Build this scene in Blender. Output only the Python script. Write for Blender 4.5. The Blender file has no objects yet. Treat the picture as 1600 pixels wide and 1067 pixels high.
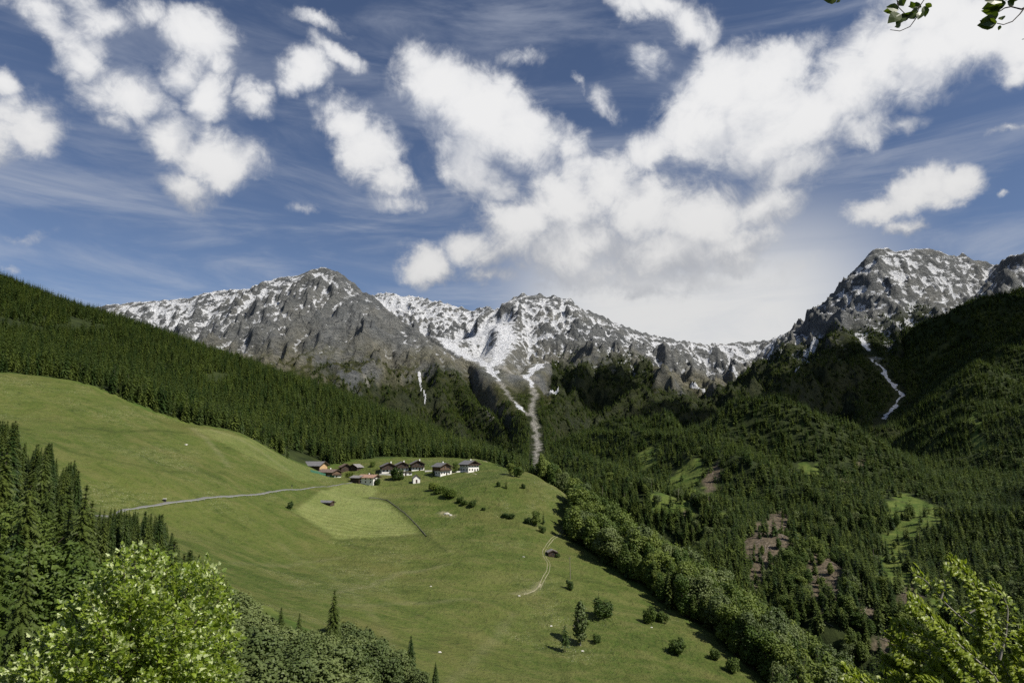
import bpy, math, random
import numpy as np
from mathutils import Vector, Matrix

# ------------------------------------------------------------------ camera
W0, H0, F0 = 1600.0, 1067.0, 1061.0          # photograph size, focal length in its pixels
PITCH = math.radians(9.0)
SC = bpy.context.scene
COL = SC.collection
cam_d = bpy.data.cameras.new("camera")
cam_d.sensor_width = 36.0
cam_d.lens = 36.0 * F0 / W0
cam_d.clip_start = 0.1
cam_d.clip_end = 60000.0
cam = bpy.data.objects.new("camera", cam_d)
cam.location = (0, 0, 0)
cam.rotation_euler = (math.radians(90) + PITCH, 0, 0)
COL.objects.link(cam)
SC.camera = cam

# ------------------------------------------------------------------ exposure, sun, sky
SC.view_settings.view_transform = 'Standard'
SC.view_settings.look = 'None'
SC.view_settings.exposure = 0.28
SC.view_settings.gamma = 1.0
SC.cycles.max_bounces = 6
SC.cycles.diffuse_bounces = 2
SC.cycles.glossy_bounces = 2
SC.cycles.transmission_bounces = 3
SC.cycles.transparent_max_bounces = 6
SC.cycles.use_denoising = False

SUN_EL, SUN_AZ = math.radians(47), math.radians(117)     # azimuth clockwise from +Y (view direction)
SUN_DIR = Vector((math.sin(SUN_AZ) * math.cos(SUN_EL), math.cos(SUN_AZ) * math.cos(SUN_EL), math.sin(SUN_EL)))
sun_d = bpy.data.lights.new("sun", 'SUN')
sun_d.energy = 5.0
sun_d.angle = math.radians(0.8)
sun_d.color = (1.0, 0.94, 0.84)
sun = bpy.data.objects.new("sun", sun_d)
sun.rotation_euler = (-SUN_DIR).to_track_quat('-Z', 'Y').to_euler()
COL.objects.link(sun)


def pix_dir(px, py):
    dx, dy = (px - W0 / 2) / F0, (H0 / 2 - py) / F0
    c, s = math.cos(PITCH), math.sin(PITCH)
    return np.array([dx, c - dy * s, s + dy * c])


def P(px, py, Y):                      # the point at forward distance Y that the photo shows at (px, py)
    d = pix_dir(px, py)
    return d * (Y / d[1])


def project(X, Y, Z):
    c, s = math.cos(PITCH), math.sin(PITCH)
    d = Y * c + Z * s
    u = -Y * s + Z * c
    d = np.where(d < 1e-3, 1e-3, d)
    return W0 / 2 + F0 * X / d, H0 / 2 - F0 * u / d


# ---- node helper
class NT:
    def __init__(self, tree, clear=True):
        self.t = tree
        if clear:
            tree.nodes.clear()

    def n(self, kind, **kw):
        nd = self.t.nodes.new(kind)
        for k, v in kw.items():
            setattr(nd, k, v)
        return nd

    def set(self, sock, v):
        if v is None:
            return
        if isinstance(v, bpy.types.NodeSocket):
            self.t.links.new(v, sock)
        else:
            sock.default_value = v

    def math(self, op, a, b=None, c=None, clamp=False):
        nd = self.n('ShaderNodeMath', operation=op, use_clamp=clamp)
        for i, v in enumerate((a, b, c)):
            self.set(nd.inputs[i], v)
        return nd.outputs[0]

    def vmath(self, op, a, b=None):
        nd = self.n('ShaderNodeVectorMath', operation=op)
        self.set(nd.inputs[0], a)
        if b is not None:
            self.set(nd.inputs['Scale'] if op == 'SCALE' else nd.inputs[1], b)
        return nd.outputs['Value'] if op in ('LENGTH', 'DOT_PRODUCT') else nd.outputs[0]

    def mix(self, f, a, b, blend='MIX'):
        nd = self.n('ShaderNodeMix', data_type='RGBA', blend_type=blend)
        self.set(nd.inputs[0], f)
        for s, v in ((nd.inputs[6], a), (nd.inputs[7], b)):
            if isinstance(v, tuple) and len(v) == 3:
                v = v + (1,)
            self.set(s, v)
        return nd.outputs[2]

    def noise(self, vec, scale, detail=4, rough=0.5, dist=0.0, kind='FBM'):
        nd = self.n('ShaderNodeTexNoise', noise_dimensions='3D')
        nd.noise_type = kind
        self.set(nd.inputs['Vector'], vec)
        nd.inputs['Scale'].default_value = scale
        nd.inputs['Detail'].default_value = detail
        nd.inputs['Roughness'].default_value = rough
        nd.inputs['Distortion'].default_value = dist
        return nd.outputs[0]

    def step(self, v, a, b, lo=0.0, hi=1.0, smooth=True):
        nd = self.n('ShaderNodeMapRange')
        nd.interpolation_type = 'SMOOTHSTEP' if smooth else 'LINEAR'
        self.set(nd.inputs[0], v)
        for i, q in enumerate((a, b, lo, hi)):
            self.set(nd.inputs[i + 1], q)
        return nd.outputs[0]

    def attr(self, name):
        nd = self.n('ShaderNodeAttribute', attribute_name=name)
        return nd.outputs['Fac']

    def mapping(self, vec, loc=(0, 0, 0), rot=(0, 0, 0), scale=(1, 1, 1), kind='POINT'):
        nd = self.n('ShaderNodeMapping', vector_type=kind)
        self.set(nd.inputs[0], vec)
        nd.inputs[1].default_value = loc
        nd.inputs[2].default_value = rot
        nd.inputs[3].default_value = scale
        return nd.outputs[0]


# ---- the sky: Nishita sky with a layer of cumulus at infinity (directions, azimuth/elevation)
CLOUDS = [  # px, py, rx, ry, rotation (deg, clockwise), weight
    (35, 195, 72, 58, 5, 1.1), (-40, 190, 70, 60, 0, 1.1), (5, 125, 30, 22, 20, .8), (55, 25, 60, 28, 20, .62),
    (135, 85, 50, 55, 20, .95), (185, 140, 75, 70, 20, 1.0), (150, 15, 90, 25, 10, .62), (305, 50, 72, 42, 20, 1.0), (235, 15, 60, 28, 0, .75),
    (280, 105, 40, 40, 35, .9), (325, 150, 42, 48, 50, 1.0), (345, 105, 30, 25, 30, .7), (405, 163, 30, 28, 0, .8),
    (265, 225, 62, 48, 10, 1.15), (330, 250, 80, 50, 8, 1.15), (290, 290, 60, 35, 10, 1.0), (170, 195, 45, 28, 20, .7),
    (480, 110, 42, 36, -25, .95), (525, 80, 45, 22, 20, .85), (500, 35, 50, 14, 5, .66), (458, 140, 22, 26, 10, .7),
    (540, 190, 50, 45, 20, 1.05), (570, 235, 60, 55, 30, 1.1), (600, 290, 45, 35, 30, .95), (620, 330, 50, 22, 10, .62),
    (650, 95, 38, 45, 10, 1.0), (685, 140, 75, 65, 15, 1.15), (755, 185, 85, 75, 20, 1.2), (820, 200, 75, 60, 25, 1.15), (735, 255, 75, 50, 25, 1.15),
    (790, 280, 50, 30, 15, .9), (880, 225, 35, 40, 20, .8), (935, 150, 42, 28, 40, .66), (900, 125, 26, 12, 50, .55),
    (1020, 15, 75, 30, 15, .95), (1075, 50, 45, 42, 30, .9), (1005, 100, 42, 24, 30, .68),
    (670, 420, 50, 32, 10, 1.0), (730, 390, 55, 45, -20, 1.05), (800, 345, 75, 60, -25, 1.15), (880, 310, 85, 65, -20, 1.15),
    (950, 290, 75, 55, 0, 1.1), (1010, 330, 90, 65, 0, 1.1), (1100, 340, 100, 70, 0, 1.1), (900, 390, 120, 55, 0, 1.0), (1040, 400, 110, 45, 0, .95),
    (1160, 390, 85, 40, -10, .9), (1180, 330, 80, 50, -10, 1.0), (1020, 235, 60, 40, -20, .95), (1090, 200, 80, 65, -30, 1.1), (1130, 140, 70, 55, -25, 1.05),
    (1200, 120, 75, 42, -25, 1.05), (1190, 200, 95, 75, -20, 1.15), (1260, 190, 80, 60, -25, 1.1), (1230, 265, 80, 45, -20, 1.0), (1330, 140, 85, 75, -30, 1.15),
    (1390, 85, 90, 75, -30, 1.2), (1460, 80, 95, 75, -25, 1.2), (1540, 40, 100, 70, -20, 1.2), (1600, 60, 80, 60, -10, 1.1), (1470, 10, 120, 50, 0, 1.1),
    (1340, 200, 75, 42, -25, .85), (1420, 190, 60, 18, -20, .65), (1590, 105, 30, 30, 0, .9), (1700, 40, 110, 80, 0, 1.1),
    (1440, 300, 72, 36, -20, 1.1), (1490, 285, 45, 32, -15, 1.05), (1370, 335, 65, 22, -15, .9), (1425, 355, 40, 16, 0, .75),
    (1572, 195, 32, 10, -20, .7), (1568, 297, 14, 9, -20, .6), (960, 440, 160, 42, 0, .62), (760, 440, 70, 22, 0, .55),
    (1250, 420, 70, 22, -25, .45), (45, 372, 45, 16, 10, .5), (10, 420, 35, 14, 10, .6), (480, 320, 26, 18, 0, .5), (820, 85, 45, 22, 0, .45),
]


def az_el(px, py):
    d = pix_dir(px, py)
    d = d / np.linalg.norm(d)
    return math.atan2(d[0], d[1]), math.asin(d[2])


def build_world():
    w = bpy.data.worlds.new("World")
    SC.world = w
    w.use_nodes = True
    # group: field of cloud puffs over (azimuth, elevation)
    g = bpy.data.node_groups.new("cloud_field", 'ShaderNodeTree')
    g.interface.new_socket("uv", in_out='INPUT', socket_type='NodeSocketVector')
    g.interface.new_socket("field", in_out='OUTPUT', socket_type='NodeSocketFloat')
    k = NT(g)
    gi, go = k.n('NodeGroupInput'), k.n('NodeGroupOutput')
    acc = None
    for px, py, rx, ry, rot, wt in CLOUDS:
        u0, v0 = az_el(px, py)
        u1, v1 = az_el(px + 40, py)
        u2, v2 = az_el(px, py - 40)
        sx, sy = math.hypot(u1 - u0, v1 - v0) / 40, math.hypot(u2 - u0, v2 - v0) / 40
        tilt = math.atan2(v1 - v0, u1 - u0)
        m = k.mapping(gi.outputs[0], (u0, v0, 0), (0, 0, tilt - math.radians(rot)), (rx * sx * 1.42, ry * sy * 1.42, 1), 'TEXTURE')
        gr = k.n('ShaderNodeTexGradient', gradient_type='SPHERICAL')
        k.set(gr.inputs[0], m)
        v = k.math('MULTIPLY', gr.outputs['Fac'], wt)
        acc = v if acc is None else k.math('SMOOTH_MAX', acc, v, 0.06)
    k.set(go.inputs[0], acc)

    t = NT(w.node_tree)
    tc = t.n('ShaderNodeTexCoord').outputs['Generated']
    sep = t.n('ShaderNodeSeparateXYZ')
    t.set(sep.inputs[0], tc)
    az = t.math('ARCTAN2', sep.outputs[0], sep.outputs[1])
    el = t.math('ARCSINE', sep.outputs[2])
    uv = t.n('ShaderNodeCombineXYZ')
    t.set(uv.inputs[0], az)
    t.set(uv.inputs[1], el)
    # ragged edges: warp the directions, then break the field with fractal noise
    wn = t.n('ShaderNodeTexNoise')
    t.set(wn.inputs['Vector'], tc)
    wn.inputs['Scale'].default_value = 7.0
    wn.inputs['Detail'].default_value = 7
    wn.inputs['Roughness'].default_value = 0.6
    warp = t.vmath('SCALE', t.vmath('SUBTRACT', wn.outputs['Color'], (0.5, 0.5, 0.5)), 0.10)
    uvw = t.vmath('ADD', uv.outputs[0], warp)
    f1 = t.n('ShaderNodeGroup')
    f1.node_tree = g
    t.set(f1.inputs[0], uvw)
    f2 = t.n('ShaderNodeGroup')
    f2.node_tree = g
    t.set(f2.inputs[0], t.vmath('ADD', uvw, (0.026, 0.062, 0)))
    nz = t.noise(tc, 9.0, 10, 0.62, 0.5)
    nz2 = t.noise(t.vmath('ADD', tc, (0.014, -0.006, 0.028)), 9.0, 5, 0.62, 0.5)
    nb = t.noise(tc, 34.0, 7, 0.65, 1.0)
    d1 = t.math('ADD', f1.outputs[0], t.math('MULTIPLY', t.math('SUBTRACT', nz, 0.5), 1.45))
    d1 = t.math('ADD', d1, t.math('MULTIPLY', t.math('SUBTRACT', nb, 0.5), 0.55))
    gate = t.step(f1.outputs[0], 0.02, 0.30)
    alpha = t.math('MULTIPLY', t.step(d1, 0.10, 0.70), gate)
    # light: towards the sun the cloud is thinner -> lit; below and in thin parts greyer
    d2 = t.math('ADD', f2.outputs[0], t.math('MULTIPLY', t.math('SUBTRACT', nz2, 0.5), 1.45))
    dif = t.math('SUBTRACT', d1, d2)
    lit = t.step(dif, -0.55, 0.40)
    thick = t.step(d1, 0.20, 1.0)
    lit = t.math('MULTIPLY_ADD', lit, 0.62, t.math('MULTIPLY', thick, 0.38), clamp=True)
    low = t.step(el, 0.20, 0.50)
    cc_lo = t.mix(low, (0.29, 0.305, 0.34), (0.33, 0.36, 0.43))
    cc_hi = t.mix(low, (0.60, 0.597, 0.592), (0.70, 0.70, 0.703))
    cc = t.mix(lit, cc_lo, cc_hi)
    # thin streaky veil
    streak = t.noise(t.mapping(uv.outputs[0], (0, 0, 0), (0, 0, math.radians(28)), (2.2, 10, 1)), 1.6, 7, 0.6, 0.6)
    veil = t.step(streak, 0.38, 0.82, 0.0, 0.46)
    hz = t.step(el, 0.40, 0.21)
    azr = t.math('MULTIPLY', t.step(az, -0.10, 0.14), t.step(az, 0.62, 0.36))
    veil = t.math('MAXIMUM', veil, t.math('MULTIPLY', t.math('MULTIPLY', hz, azr), t.step(streak, 0.1, 0.6, 0.70, 0.97)))
    sky = t.n('ShaderNodeTexSky', sky_type='NISHITA')
    sky.sun_disc = False
    sky.sun_elevation = SUN_EL
    sky.sun_rotation = SUN_AZ
    sky.altitude = 1500
    sky.air_density = 1.0
    sky.dust_density = 0.3
    sky.ozone_density = 2.0
    STR = 0.095
    blue = t.mix(1.0, sky.outputs[0], (0.70, 0.67, 0.71), 'MULTIPLY')
    veilc = t.mix(low, tuple(c / STR for c in (0.60, 0.60, 0.595)), tuple(c / STR for c in (0.40, 0.43, 0.50)))
    c1 = t.mix(veil, blue, veilc)
    ccs = t.mix(1.0, cc, (1 / STR,) * 3, 'MULTIPLY')
    c2 = t.mix(alpha, c1, ccs)
    bg = t.n('ShaderNodeBackground')
    t.set(bg.inputs[0], c2)
    bg.inputs[1].default_value = STR
    out = t.n('ShaderNodeOutputWorld')
    t.set(out.inputs[0], bg.outputs[0])


build_world()

# ------------------------------------------------------------------ numeric helpers
def _hash(ix, iy, seed):
    h = (ix.astype(np.int64) * 374761393 + iy.astype(np.int64) * 668265263 + seed * 974634777) & 0xFFFFFFFF
    h = ((h ^ (h >> 13)) * 1274126177) & 0xFFFFFFFF
    return (h ^ (h >> 16)) & 0xFFFF


def perlin(x, y, seed=0):
    xi, yi = np.floor(x), np.floor(y)
    xf, yf = x - xi, y - yi
    xi, yi = xi.astype(np.int64), yi.astype(np.int64)
    u, v = xf * xf * xf * (xf * (xf * 6 - 15) + 10), yf * yf * yf * (yf * (yf * 6 - 15) + 10)

    def gr(ix, iy, dx, dy):
        a = _hash(ix, iy, seed) * (2 * math.pi / 65536.0)
        return np.cos(a) * dx + np.sin(a) * dy
    n00, n10 = gr(xi, yi, xf, yf), gr(xi + 1, yi, xf - 1, yf)
    n01, n11 = gr(xi, yi + 1, xf, yf - 1), gr(xi + 1, yi + 1, xf - 1, yf - 1)
    return (n00 * (1 - u) + n10 * u) * (1 - v) + (n01 * (1 - u) + n11 * u) * v


def fbm(x, y, wl, octs=5, gain=0.5, seed=0):
    s, a, f = 0, 1.0, 1.0 / wl
    for o in range(octs):
        s = s + a * perlin(x * f + o * 17.3, y * f - o * 9.1, seed + o)
        a *= gain
        f *= 2.03
    return s


def ridged(x, y, wl, octs=6, gain=0.55, seed=0):
    s, a, f, prev = 0, 1.0, 1.0 / wl, 1.0
    for o in range(octs):
        n = 1 - np.abs(perlin(x * f + o * 7.7, y * f + o * 3.1, seed + o)) * 2.0
        n = n * n
        s = s + a * n * prev
        prev = np.clip(n, 0, 1)
        a *= gain
        f *= 2.05
    return s


class TPS:
    def __init__(self, pts, reg=1e-4, scale=500.0):
        p = np.array(pts, float)
        self.s = scale
        self.c = p[:, :2] / scale
        n = len(p)
        K = self.k(((self.c[:, None] - self.c[None]) ** 2).sum(-1)) + reg * np.eye(n)
        Q = np.hstack([np.ones((n, 1)), self.c])
        A = np.vstack([np.hstack([K, Q]), np.hstack([Q.T, np.zeros((3, 3))])])
        self.w = np.linalg.solve(A, np.concatenate([p[:, 2], np.zeros(3)]))

    @staticmethod
    def k(r2):
        return 0.5 * r2 * np.log(r2 + 1e-9)

    def __call__(self, X, Y):
        x, y = X / self.s, Y / self.s
        z = self.w[-3] + self.w[-2] * x + self.w[-1] * y
        for (cx, cy), w in zip(self.c, self.w[:-3]):
            z = z + w * self.k((x - cx) ** 2 + (y - cy) ** 2)
        return z


def ridge_field(X, Y, lines):
    """Height of a network of ridges: each falls away from its crest line at its own slope."""
    z = np.full(X.shape, -1e4)
    dmin = np.full(X.shape, 1e9)
    for li, (pts, slope, D) in enumerate(lines):
        for a, b in zip(pts[:-1], pts[1:]):
            ex, ey = b[0] - a[0], b[1] - a[1]
            L2 = ex * ex + ey * ey + 1e-6
            t = np.clip(((X - a[0]) * ex + (Y - a[1]) * ey) / L2, 0, 1)
            d = np.hypot(X - a[0] - t * ex, Y - a[1] - t * ey)
            h = a[2] + (b[2] - a[2]) * t - D * (1 - np.exp(-slope * d / D))
            z = np.maximum(z, h)
            if li == 0:
                dmin = np.minimum(dmin, d)
    return z, dmin


def PL(*pts):
    return [P(*p) for p in pts]


# ------------------------------------------------------------------ S1: the near hillside with the meadow, the wooded ridge above it and the slope below the camera
S1_PTS = [P(*p) for p in [
    # meadow
    (0, 582, 430), (100, 594, 445), (200, 631, 455), (280, 660, 465), (370, 678, 475), (455, 722, 505),
    (0, 650, 370), (110, 700, 330), (250, 720, 370), (185, 796, 300), (300, 780, 340), (400, 772, 390), (500, 763, 450), (545, 756, 485),
    (250, 850, 270), (350, 900, 250), (450, 950, 230), (560, 1000, 215), (700, 1067, 208), (850, 1067, 226), (1000, 1067, 244), (1180, 1062, 262),
    (733, 738, 515), (690, 743, 505), (650, 752, 490), (570, 754, 490), (510, 741, 530), (600, 782, 450), (660, 835, 390), (520, 840, 372), (700, 850, 378),
    (560, 722, 555), (650, 716, 575), (750, 722, 545), (800, 738, 525), (850, 750, 500), (885, 770, 470),
    (780, 800, 420), (850, 830, 400), (865, 870, 368), (830, 925, 320), (880, 1015, 265), (940, 960, 300), (1055, 1020, 275), (1015, 970, 305),
    (880, 838, 410), (1000, 925, 342), (1100, 992, 296), (430, 860, 330), (600, 920, 290),
    # broadleaf wood beyond the edge: crest of the ground under the trees, then the plunge
    (900, 800, 480), (1000, 868, 415), (1100, 935, 365), (1200, 1012, 325), (1320, 1110, 292),
    # wooded ridge, ground under the crest trees
    (-150, 405, 1080), (0, 448, 1050), (100, 482, 1020), (200, 510, 1000), (300, 545, 970), (400, 578, 940), (500, 612, 900), (600, 652, 860), (700, 692, 810), (800, 738, 745), (850, 770, 690),
    (0, 520, 700), (200, 575, 680), (400, 640, 690), (550, 680, 690), (700, 715, 650),
]]
S1_PTS += [np.array(p, float) for p in [
    (0, 0, -1.75), (0, -40, 14), (0, 30, -24), (0, 70, -52), (0, 120, -66), (0, 165, -66),
    (-60, 0, 8), (-50, 55, -26), (-60, 110, -40), (-100, 120, -22), (-140, 160, -14), (-85, 190, -40), (-180, 220, -2), (-200, 120, 8), (-120, 50, 4),
    (60, 0, -28), (30, 10, -14), (50, 60, -58), (70, 130, -88), (140, 200, -114), (160, 90, -130), (120, 30, -85), (200, 20, -150), (120, -40, -60), (300, 150, -215), (220, 300, -168), (400, 100, -280), (300, 0, -240),
    (170, 330, -138), (150, 400, -130), (130, 470, -118), (105, 540, -100), (120, 620, -120), (230, 420, -205), (200, 520, -185), (190, 620, -190), (330, 350, -245), (330, 550, -260),
    (60, 700, -85), (150, 800, -170), (-500, 400, 90), (-700, 600, 190), (-900, 1000, 290),
    (-850, 1300, 150), (-500, 1250, 100), (-200, 1050, 20), (0, 950, -60),
]]
S1 = TPS(S1_PTS, 2e-4)


def h_hill(X, Y):
    z = S1(X, Y)
    far = np.clip((Y - 150) / 150, 0, 1)
    z = z + far * (3.6 * fbm(X, Y, 95, 5, 0.55, 3) + 0.35 * fbm(X, Y * 1.7, 16, 3, 0.5, 9))
    return np.maximum(z, -270)


# ------------------------------------------------------------------ S2: slopes on the far side of the gorge
S2_PTS = [P(*p) for p in [
    (842, 745, 1120), (900, 752, 1050), (1000, 770, 1000), (1000, 815, 850), (1100, 800, 900), (1100, 862, 720), (1200, 815, 880), (1200, 915, 640), (1300, 862, 770), (1300, 965, 560),
    (1400, 815, 840), (1400, 915, 640), (1500, 812, 800), (1500, 915, 600), (1600, 915, 590), (1600, 812, 750), (1300, 770, 960), (1200, 745, 1050), (1100, 735, 1120), (1400, 750, 980),
    (900, 712, 1350), (960, 705, 1420), (960, 672, 1850), (1050, 678, 1600), (1040, 660, 1800), (1000, 655, 2050), (1000, 728, 1200),
    (1110, 680, 1450), (1160, 662, 1380), (1195, 655, 1350), (1250, 665, 1300), (1320, 690, 1240), (1390, 718, 1180), (1240, 700, 1180), (1160, 700, 1220),
    (1600, 480, 2250), (1520, 482, 2350), (1450, 512, 2400), (1410, 560, 2350), (1420, 640, 1900), (1440, 700, 1500), (1500, 570, 1950), (1600, 575, 1850), (1500, 660, 1500), (1600, 660, 1400), (1470, 735, 1150), (1600, 735, 1080),
    (1720, 450, 2200), (1720, 600, 1700), (1720, 750, 1000),
    (1300, 1120, 430), (1500, 1060, 420), (1620, 1080, 390), (1000, 930, 640), (850, 800, 820), (1400, 1060, 450), (1720, 1000, 400),
]]
S2_PTS += [np.array(p, float) for p in [
    (-60, 1100, -190), (-60, 1500, -160), (-60, 1900, -80), (20, 1350, -70), (45, 1600, -10), (1000, 2150, 40), (1100, 2300, 90), (1200, 2550, 170), (960, 1950, -20), (850, 1680, -40), (750, 2000, -30), (900, 2250, 30), (1000, 1850, 10), (600, 2050, -40), (560, 1650, -60), (700, 1550, -50), (800, 1750, -20), (900, 1500, -20), (350, 1950, 20), (400, 2250, 20),
    (1200, 2750, 250), (1900, 2800, 500), (2200, 2000, 480), (2000, 1000, 200), (1000, 300, -20), (330, 330, -210), (240, 330, -230), (500, 330, -165), (300, 450, -200), (200, 500, -270), (100, 800, -240), (0, 1100, -120),
]]
S2 = TPS(S2_PTS, 1e-3, 1000.0)


def h_slopes(X, Y):
    z = S2(X, Y)
    m = np.clip(Y / 1200, 0.5, 1.4)
    z = z + m * (20 * fbm(X, Y, 330, 4, 0.5, 21) + 5 * fbm(X, Y, 60, 3, 0.5, 24) + 32 * (ridged(X + .4 * Y, .45 * Y, 280, 3, 0.5, 27) - .95))
    z = z + 26 * np.exp(-((X - 500) / 190) ** 2 - ((Y - 1340) / 110) ** 2)      # the wooded knoll
    z = under(z, X, Y, GULLY_R, 25, .7)
    z = under(z, X, Y, STREAM_C, 20, .6)
    return np.maximum(z, -290)


# ------------------------------------------------------------------ mountains: networks of ridges
LEFT_R = [
    (PL((100, 490, 3700), (165, 474, 3650), (230, 471, 3600), (300, 466, 3550), (345, 453, 3500), (400, 451, 3420), (430, 434, 3330), (470, 429, 3270), (495, 418, 3220), (512, 414, 3200), (535, 422, 3180),
        (560, 440, 3140), (580, 456, 3100), (620, 490, 3000), (660, 520, 2880), (690, 548, 2780), (735, 615, 2450), (770, 650, 2250), (805, 692, 2000), (825, 735, 1750)), 0.95, 1500),
    (PL((512, 416, 3200), (490, 470, 2980), (470, 520, 2780), (440, 580, 2500), (420, 620, 2300)), 0.95, 1300),
    (PL((430, 436, 3330), (400, 480, 3100), (360, 520, 2850), (320, 560, 2600)), 0.95, 1300),
    (PL((345, 455, 3500), (310, 490, 3250), (270, 530, 3000), (230, 560, 2700)), 0.95, 1300),
    (PL((560, 442, 3140), (575, 500, 2850), (590, 560, 2600), (600, 610, 2350), (590, 660, 2000)), 1.05, 1300),
    (PL((530, 420, 3190), (535, 480, 2950), (530, 540, 2700), (520, 600, 2400)), 1.0, 1300),
    (PL((660, 522, 2880), (690, 570, 2620), (700, 620, 2350), (720, 680, 1950)), 1.0, 1300),
    (PL((620, 492, 3000), (632, 560, 2700)), 1.1, 1300),
]
CENT_R = [
    (PL((540, 480, 4050), (575, 462, 4000), (600, 458, 3950), (645, 462, 3900), (668, 467, 3850), (682, 470, 3830), (689, 466, 3830), (700, 474, 3830), (740, 484, 3800), (765, 478, 3750), (778, 484, 3720), (792, 477, 3680), (806, 465, 3640), (820, 457, 3600),
        (835, 463, 3600), (842, 459, 3600), (852, 464, 3590), (860, 461, 3580), (878, 465, 3570), (890, 466, 3560), (905, 478, 3560), (925, 484, 3570), (945, 494, 3580), (960, 504, 3600), (1000, 516, 3700), (1050, 530, 3800), (1100, 538, 3900), (1150, 535, 3980), (1200, 531, 4000), (1240, 515, 3950)), 0.95, 1400),
    (PL((820, 459, 3600), (808, 490, 3400), (800, 520, 3230), (802, 545, 3100)), 1.25, 1000),
    (PL((765, 480, 3750), (750, 515, 3480), (735, 540, 3300)), 0.95, 900),
    (PL((682, 472, 3830), (690, 510, 3560), (700, 535, 3380)), 1.0, 900),
    (PL((890, 468, 3560), (885, 505, 3350), (905, 530, 3100), (915, 555, 2850), (895, 585, 2600), (872, 612, 2400), (850, 650, 2100)), 1.0, 1400),
    (PL((905, 530, 3100), (950, 560, 2850), (1000, 592, 2550), (1050, 625, 2250)), 0.9, 1300),
    (PL((925, 486, 3570), (965, 530, 3300), (1010, 565, 3050), (1060, 592, 2800), (1110, 620, 2500)), 0.85, 1300),
    (PL((1000, 518, 3700), (1050, 555, 3420), (1110, 590, 3150), (1160, 615, 2850)), 0.8, 1100),
    (PL((1100, 540, 3900), (1150, 570, 3550), (1180, 600, 3200)), 0.75, 900),
    (PL((1200, 533, 4000), (1190, 565, 3600)), 0.7, 900),
]
RIGHT_R = [
    (PL((1180, 540, 3950), (1215, 528, 3900), (1240, 514, 3750), (1255, 503, 3650), (1270, 484, 3550), (1300, 470, 3400), (1322, 452, 3250), (1340, 435, 3150), (1350, 415, 3080), (1358, 398, 3020), (1368, 388, 3000), (1385, 387, 3000), (1400, 391, 3000), (1420, 388, 3000), (1445, 387, 3010), (1465, 392, 3020), (1490, 401, 3040),
        (1500, 396, 3050), (1515, 405, 3050), (1535, 407, 3050), (1555, 412, 3020), (1570, 408, 2930), (1580, 398, 2850), (1600, 394, 2780), (1680, 380, 2650), (1780, 400, 2600)), 1.15, 1500),
    (PL((1360, 396, 3020), (1345, 440, 2900), (1325, 480, 2760), (1302, 510, 2620), (1275, 545, 2450), (1235, 585, 2250), (1190, 620, 2050)), 1.0, 1200),
    (PL((1302, 510, 2620), (1330, 555, 2480), (1350, 600, 2300), (1350, 650, 2050)), 1.0, 1200),
    (PL((1420, 390, 3000), (1410, 440, 2820), (1400, 480, 2680), (1392, 520, 2560)), 1.2, 1200),
    (PL((1500, 398, 3050), (1490, 440, 2850), (1470, 480, 2650), (1440, 510, 2500)), 1.2, 1200),
    (PL((1580, 400, 2850), (1570, 440, 2650), (1550, 475, 2480)), 1.2, 1200),
    (PL((1465, 393, 3020), (1455, 440, 2850)), 1.2, 1200),
    (PL((1240, 516, 3750), (1250, 550, 3450), (1230, 580, 3150)), 0.8, 1000),
]


STREAM_C = [P(*p) for p in [(768, 580, 2700), (778, 594, 2600), (790, 612, 2450), (803, 628, 2300), (818, 641, 2200), (830, 652, 2120), (838, 668, 2000), (839, 690, 1850), (838, 712, 1650), (842, 738, 1400)]]
STREAM_B = [P(*p) for p in [(822, 588, 2680), (832, 604, 2560), (836, 620, 2420), (832, 640, 2250), (830, 652, 2120)]]
BOWL = [[P(*p) for p in q] for q in [[(688, 527, 3260), (708, 545, 3120), (735, 560, 2960), (762, 572, 2790), (770, 582, 2690)], [(786, 505, 3330), (790, 530, 3180), (782, 552, 2980), (770, 572, 2780)], [(845, 568, 2900), (834, 580, 2780), (822, 590, 2670)], [(725, 532, 3280), (752, 524, 3360), (778, 506, 3420)]]]
GULLY_R = [P(*p) for p in [(1346, 528, 2600), (1356, 545, 2520), (1366, 562, 2450), (1378, 578, 2390), (1386, 590, 2340), (1400, 604, 2280), (1408, 619, 2210), (1396, 638, 2110), (1380, 655, 2000), (1372, 672, 1900)]]


def course(X, Y, pts):
    """Distance to a course and its bed height."""
    d, z = np.full(X.shape, 1e9), np.zeros(X.shape)
    for a, b in zip(pts[:-1], pts[1:]):
        ex, ey = b[0] - a[0], b[1] - a[1]
        t = np.clip(((X - a[0]) * ex + (Y - a[1]) * ey) / (ex * ex + ey * ey + 1e-9), 0, 1)
        q = np.hypot(X - a[0] - t * ex, Y - a[1] - t * ey)
        z = np.where(q < d, a[2] + (b[2] - a[2]) * t, z)
        d = np.minimum(d, q)
    return d, z


def lay(h, X, Y, pts, w0, w1, rise):
    """Bend the ground onto a course: flat bed of half width w0, full relief again beyond w1."""
    d, z = course(X, Y, pts)
    k = np.clip((d - w0) / (w1 - w0), 0, 1)
    k = k * k * (3 - 2 * k)
    return (z + rise * np.maximum(d - w0, 0)) * (1 - k) + h * k


def under(h, X, Y, pts, w, rise):
    """Keep the ground below a course so that the course stays open to view."""
    d, z = course(X, Y, pts)
    return np.where(d < 260, np.minimum(h, z - 14 + rise * np.maximum(d - w, 0)), h)


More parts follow.
